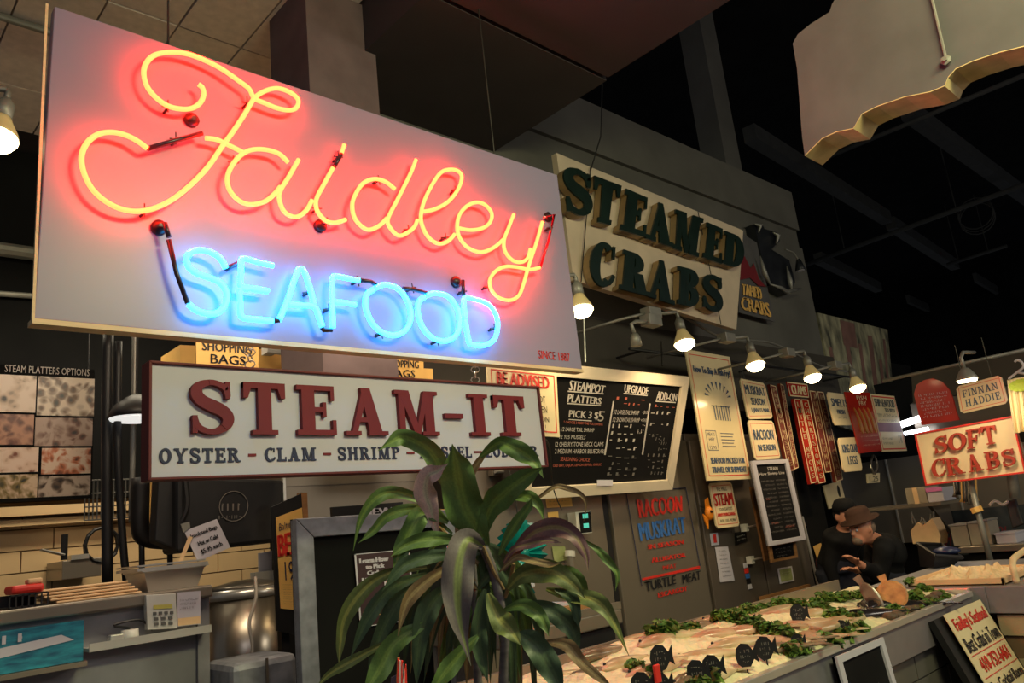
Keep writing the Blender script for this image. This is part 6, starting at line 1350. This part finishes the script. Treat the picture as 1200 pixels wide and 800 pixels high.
LV = [
 ([(535, 615), (528, 578), (517, 548), (500, 528), (475, 515), (455, 519), (443, 528)], 1.5, 1.42, 27, LG, .3), ([(570, 640), (558, 615), (546, 590), (538, 560), (532, 538), (530, 520)], 1.5, 1.44, 52, LG, 0),
 ([(512, 625), (505, 600), (500, 578), (504, 560), (514, 550), (525, 543)], 1.46, 1.38, 30, LK, .4), ([(552, 610), (551, 580), (554, 556), (563, 535), (580, 521)], 1.56, 1.55, 11, LT, .2), ([(563, 535), (583, 520), (600, 526), (617, 535), (628, 546), (637, 560)], 1.55, 1.5, 24, LG, .2),
 ([(562, 640), (575, 600), (590, 578), (612, 560), (637, 547)], 1.5, 1.42, 34, LG, -.1), ([(570, 605), (595, 582), (612, 580), (624, 584), (632, 595), (638, 614)], 1.5, 1.48, 17, LG, .3), ([(615, 592), (630, 582), (648, 573), (665, 571), (680, 580), (688, 592), (684, 610)], 1.5, 1.5, 7, LT, .2),
 ([(585, 650), (595, 628), (610, 610), (620, 596), (623, 583)], 1.46, 1.44, 15, LG, .3), ([(590, 668), (606, 642), (624, 625), (650, 620), (672, 630), (684, 646), (689, 668)], 1.5, 1.42, 24, LP, .1, 'reddish purple leaf'), ([(590, 660), (605, 645), (622, 634), (640, 631), (658, 636)], 1.47, 1.45, 12, LP, .5),
 ([(683, 632), (698, 644), (714, 655), (724, 670), (721, 692)], 1.52, 1.5, 11, LG, .5), ([(585, 670), (606, 654), (625, 657), (642, 659), (656, 660)], 1.45, 1.42, 10, LT, .6), ([(595, 690), (615, 674), (645, 672), (670, 680), (686, 702)], 1.48, 1.42, 30, LY, .2),
 ([(640, 672), (665, 672), (680, 685), (686, 708)], 1.5, 1.5, 20, LG, .2), ([(640, 690), (668, 696), (695, 706), (715, 725), (737, 768)], 1.48, 1.42, 22, LY, .3), ([(650, 690), (668, 702), (676, 718), (678, 735)], 1.46, 1.45, 16, LD, .2), ([(590, 715), (612, 706), (630, 715), (640, 728), (643, 745)], 1.44, 1.4, 20, LG, 0),
 ([(572, 695), (583, 720), (595, 740), (611, 756)], 1.4, 1.36, 30, LY, 0), ([(610, 708), (645, 716), (668, 735), (676, 772)], 1.48, 1.46, 26, LD, .2), ([(608, 742), (626, 752), (645, 780), (660, 815)], 1.42, 1.38, 34, LD, 0), ([(635, 752), (662, 756), (685, 780), (725, 812)], 1.46, 1.42, 18, LT, .3),
 ([(566, 640), (550, 634), (538, 650), (534, 685), (540, 730), (552, 780)], 1.42, 1.3, 44, LGy, 0, 'broad greyish leaf hanging down at the front of the plant'), ([(568, 690), (562, 730), (566, 765), (572, 800)], 1.42, 1.4, 22, LD, 0), ([(525, 610), (500, 590), (465, 579), (440, 586), (422, 606), (414, 645)], 1.5, 1.45, 17, LG, .3), ([(530, 625), (490, 598), (458, 603), (435, 620), (420, 636)], 1.47, 1.44, 15, LG, .2),
 ([(525, 612), (500, 600), (483, 622), (468, 645), (460, 670)], 1.46, 1.4, 28, LG, .3), ([(545, 634), (510, 630), (480, 636), (458, 652)], 1.44, 1.4, 20, LG, 0), ([(548, 648), (505, 655), (472, 665), (448, 692)], 1.43, 1.38, 20, LD, .2), ([(500, 665), (458, 668), (425, 692), (405, 722), (398, 752), (397, 780)], 1.47, 1.42, 20, LY, .5),
 ([(500, 672), (460, 690), (432, 725), (410, 772)], 1.45, 1.4, 20, LD, .3), ([(470, 745), (435, 764), (405, 776), (385, 792), (370, 806)], 1.43, 1.4, 13, LY, .2), ([(540, 660), (505, 675), (480, 705), (466, 745)], 1.42, 1.38, 18, LT, .3), ([(500, 730), (466, 752), (445, 785), (425, 815)], 1.42, 1.36, 30, LG, .1), ([(535, 680), (508, 705), (496, 745), (488, 805)], 1.44, 1.4, 28, LD, 0), ([(525, 665), (480, 690), (452, 735), (430, 790)], 1.47, 1.42, 25, LD, .2), ([(560, 745), (535, 765), (515, 790), (500, 820)], 1.4, 1.36, 24, LG, .1)]
for t_ in LV: leaf(t_[0], t_[1], t_[2], t_[3], t_[4], t_[5], label=(t_[6] if len(t_) > 6 else None))
for i in range(46):        # inner leaves filling the crown
    a = R_.uniform(0, 1); bx_ = R_.choice([(555, 650), (590, 700), (560, 690)]); dx = R_.uniform(-95, 70); dy = R_.uniform(60, 150); D0 = R_.uniform(1.5, 1.62)
    leaf([bx_, (bx_[0]+dx*.45, bx_[1]-R_.uniform(0, 18)), (bx_[0]+dx*.85, bx_[1]+dy*.4), (bx_[0]+dx, bx_[1]+dy)], D0, D0+R_.uniform(-.03, .08), R_.uniform(11, 20), R_.choice([LD, LG, LG, LD, LY, LT]), R_.uniform(-.5, .5))
st_ = MB(); cpts = [P(590, 810, D=1.5), P(592, 752, D=1.5), P(588, 715, D=1.5), P(578, 670, D=1.5), P(566, 640, D=1.5)]
base = V(cpts[0].x, cpts[0].y, .35); part('cane', MB().tube([base]+[cpts[0]]+catmull(cpts[1:], 4), [.011]*2+[.0095]*13, 10), M_bark, pl, smooth=True)
part('cane', MB().tube([base+V(-.05, .03, 0), P(560, 800, D=1.56), P(556, 700, D=1.54), P(552, 650, D=1.52), P(548, 620, D=1.5)], .009, 10), M_bark, pl, smooth=True)
for a, b in [((590, 690), (566, 640)), ((592, 700), (602, 660)), ((560, 660), (500, 600)), ((556, 680), (525, 640))]: part('leaf_stalk', MB().tube([P(*a, D=1.5), P((a[0]+b[0])/2, (a[1]+b[1])/2+4, D=1.49), P(*b, D=1.48)], .004, 6), LT, pl)
pot = root('plant_pot', 'round terracotta pot on the floor holding the tall leafy plant', 'pot', (base.x, base.y, 0))
part('pot_body', MB().lathe(V(base.x, base.y, 0), [(.13, 0), (.18, .3), (.2, .3), (.2, .36), (.17, .36), (.165, .33)], 28), M_pot, pot, smooth=True); part('soil', MB().lathe(V(base.x, base.y, .32), [(.16, 0), (.15, .025)], 20), M_soil, pot)
c = P(552, 641, D=1.44); tag(obj('foil_bow', MB().ball(c, .012, .008, .022, 7, 5), M_teal), 'shiny teal foil scrap tucked into the crown of the plant', 'foil')
# striped flag below the plant
fg = root('striped_flag', 'small red and white striped flag at the foot of the black board', 'flag', P(475, 830, D=2.3)); q = quad([(466, 772), (476, 776), (478, 830), (464, 830)], D=2.3)
for i in range(5): part('stripe', slab(sub(q, i/5, .0 if i < 3 else .05, (i+1)/5, 1, .004*(i % 2)), .004), [M_inkr, M_white][i % 2], fg)
part('pole', MB().tube([P(467, 770, D=2.31), P(463, 860, D=2.31)], .004, 6), M_wood2, fg)
q = quad([(458, 794), (466, 790), (467, 830), (456, 830)], D=2.35); part('star_field', slab(q, .003), M_navy, fg)

# =================================================================== PEOPLE
def limb(mb, pts, rs, n=12, flat=1., fax=None): mb.tube(catmull([Vector(p) for p in pts], 4), [v.x for v in catmull([V(r_, 0, 0) for r_ in rs], 4)], n, True, flat, fax)
def remesh(o, v=.008, it=4):
    m_ = o.modifiers.new('skin', 'REMESH'); m_.mode = 'VOXEL'; m_.voxel_size = v; m_.use_smooth_shade = True
    sm = o.modifiers.new('smooth', 'SMOOTH'); sm.iterations = it; sm.factor = .5
def hand(mb, w_, d, nrm):         # wrist, pointing direction, palm normal
    d = d.normalized(); nrm = (nrm-d*nrm.dot(d)).normalized(); sd = d.cross(nrm)
    mb.tube([w_-d*.01, w_+d*.03, w_+d*.085], [.026, .036, .036], 10, True, .45, tuple(nrm))
    for k, L in zip((-1.5, -.5, .5, 1.5), (.068, .078, .074, .058)):
        b = w_+d*.08+sd*k*.019; mb.tube([b-d*.015, b+d*L*.45, b+d*L*.8-nrm*.012, b+d*L-nrm*.024], [.0095, .009, .0085, .007], 8)
    b = w_+d*.03-sd*.03; mb.tube([w_+d*.02, b-sd*.012+d*.02, b-sd*.03+d*.045], [.013, .0105, .009], 8)
def man(name, label, hip, chest, head, face, lsh, rsh, lel, rel, lwr, rwr, lhd, rhd, feet, cloth, trous, hat, beard):
    r = root(name, label, 'person', V((feet[0].x+feet[1].x)/2, (feet[0].y+feet[1].y)/2, 0)); b = MB()
    neck = chest.lerp(head, .45)
    limb(b, [hip+V(0, 0, -.06), hip, hip.lerp(chest, .5), chest, chest.lerp(neck, .6)], [.13, .145, .13, .155, .08], 16, .8, tuple(face))
    limb(b, [chest.lerp(neck, .5), neck, head+V(0, 0, -.06)], [.07, .055, .06])
    up = (head-neck).normalized(); b.ball(head, .078, .085, .11, 16, 12); jaw = head+face*.035-V(0, 0, .06); b.ball(jaw, .05, .05, .055)
    nose = head+face*.092-V(0, 0, .01); b.tube([head+face*.075+V(0, 0, .025), nose-V(0, 0, .01), head+face*.07-V(0, 0, .03)], [.009, .016, .008], 8)
    sd = face.cross(V(0, 0, 1)).normalized()
    for sg_ in (-1, 1): b.ball(head+sd*.082*sg_-V(0, 0, .012), .012, .018, .03)
    for sh, el, wr, hd in ((lsh, lel, lwr, lhd), (rsh, rel, rwr, rhd)):
        limb(b, [chest.lerp(sh, .6), sh, sh.lerp(el, .5), el, el.lerp(wr, .5), wr], [.06, .058, .046, .04, .034, .026]); hand(b, wr, hd, V(0, 0, 1) if abs(hd.z) < .8 else V(0, 1, 0))
    for sg_, f in ((-1, feet[0]), (1, feet[1])):
        h = hip+sd*.09*sg_-V(0, 0, .04); kn = h.lerp(V(f.x, f.y, .08), .5)+face*.03
        limb(b, [h, h.lerp(kn, .5), kn, kn.lerp(V(f.x, f.y, .08), .5), V(f.x, f.y, .08)], [.09, .08, .058, .052, .042]); b.tube([V(f.x, f.y, .045)-face*.07, V(f.x, f.y, .045)+face*.05, V(f.x, f.y, .04)+face*.17], [.042, .045, .03], 10)
    o = part('body', b, M_skin, r); remesh(o, .008, 3)
    j = MB(); limb(j, [hip+V(0, 0, -.02), hip.lerp(chest, .5), chest, chest.lerp(neck, .75)], [.165, .15, .165, .09], 16, .82, tuple(face))
    for sh, el, wr in ((lsh, lel, lwr), (rsh, rel, rwr)): limb(j, [chest.lerp(sh, .4), sh, sh.lerp(el, .5), el, el.lerp(wr, .45), el.lerp(wr, .8)], [.08, .08, .068, .06, .052, .046])
    o = part('jacket', j, cloth, r); remesh(o, .012, 5)
    t = MB(); limb(t, [hip+V(0, 0, .04), hip+V(0, 0, -.08)], [.155, .15], 14)
    for sg_, f in ((-1, feet[0]), (1, feet[1])):
        h = hip+sd*.09*sg_-V(0, 0, .04); kn = h.lerp(V(f.x, f.y, .08), .5)+face*.03; limb(t, [h, h.lerp(kn, .5), kn, kn.lerp(V(f.x, f.y, .08), .5), V(f.x, f.y, .07)], [.105, .094, .072, .066, .06])
    o = part('trousers', t, trous, r); remesh(o, .014, 4)
    for f in feet: part('shoe', MB().tube([V(f.x, f.y, .05)-face*.09, V(f.x, f.y, .055)+face*.04, V(f.x, f.y, .045)+face*.19], [.05, .054, .036], 10), M_black, r, smooth=True)
    for sg_ in (-1, 1): part('eye', MB().ball(head+face*.074+sd*.03*sg_+V(0, 0, .008), .009), M_white, r, smooth=True); part('eyebrow', MB().tube([head+face*.078+sd*.015*sg_+V(0, 0, .03), head+face*.072+sd*.045*sg_+V(0, 0, .028)], .005, 6), M_beard if beard else M_black, r)
    part('mouth', MB().tube([head+face*.083-sd*.02-V(0, 0, .052), head+face*.083+sd*.02-V(0, 0, .052)], .005, 6), M_rust, r)
    if beard: hb = MB(); hb.ball(head+face*.055-V(0, 0, .072), .042, .042, .034, 12, 8); hb.ball(head-face*.03-V(0, 0, .01), .082, .082, .07, 12, 8); part('beard', hb, M_beard, r, smooth=True)
    else: part('hair', MB().ball(head-face*.02+V(0, 0, .01), .088, .092, .1, 12, 8), M_black, r, smooth=True)
    if hat == 'brim':
        a = (V(0, 0, 1)+face*.25).normalized(); h0 = head+V(0, 0, .058); part('hat', MB().lathe(h0, [(.145, -.004), (.145, .004), (.094, .012), (.09, .06), (.076, .085), (.04, .095)], 22, a), M_hat, r, smooth=True)
    else: part('cap', MB().lathe(head+V(0, 0, .03), [(.098, 0), (.096, .05), (.07, .095), (.03, .11)], 18), M_cloth, r, smooth=True)
    return r
dA = 6.3
face = (V(-1, .45, -.35)).normalized()
def PD(x, y, d): return P(x, y, D=d)
hp = PD(1040, 694, 5.9); ft0 = V(hp.x-.05, hp.y-.12, 0); ft1 = V(hp.x+.05, hp.y+.14, 0)
man('person', 'grey bearded person in brown brimmed hat and black jacket bending over work', V(hp.x, hp.y, .92), PD(1037, 643, 5.9), PD(1009, 618, 5.8), face, PD(1036, 641, 5.70), PD(1030, 636, 6.06), PD(1031, 674, 5.68), PD(1022, 664, 6.05), PD(1006, 660, 5.6), PD(1003, 668, 5.85), PD(984, 645, 5.55)-PD(1006, 660, 5.6), PD(990, 665, 5.8)-PD(1003, 668, 5.85), (ft0, ft1), M_cloth, M_jean, 'brim', True)
hp = PD(985, 690, 6.5); face2 = (V(-.6, -.8, -.15)).normalized()
man('person', 'person in black cap and black shirt standing behind the bearded one, arm down', V(hp.x, hp.y, .95), PD(988, 628, 6.5), PD(991, 603, 6.45), face2, PD(978, 632, 6.5), PD(1003, 630, 6.55), PD(973, 662, 6.45), PD(1010, 655, 6.6), PD(980, 690, 6.4), PD(1012, 685, 6.6), V(.02, 0, -1), V(.02, 0, -1), (V(hp.x-.1, hp.y-.05, 0), V(hp.x+.12, hp.y+.05, 0)), M_cloth, M_jean, 'cap', False)
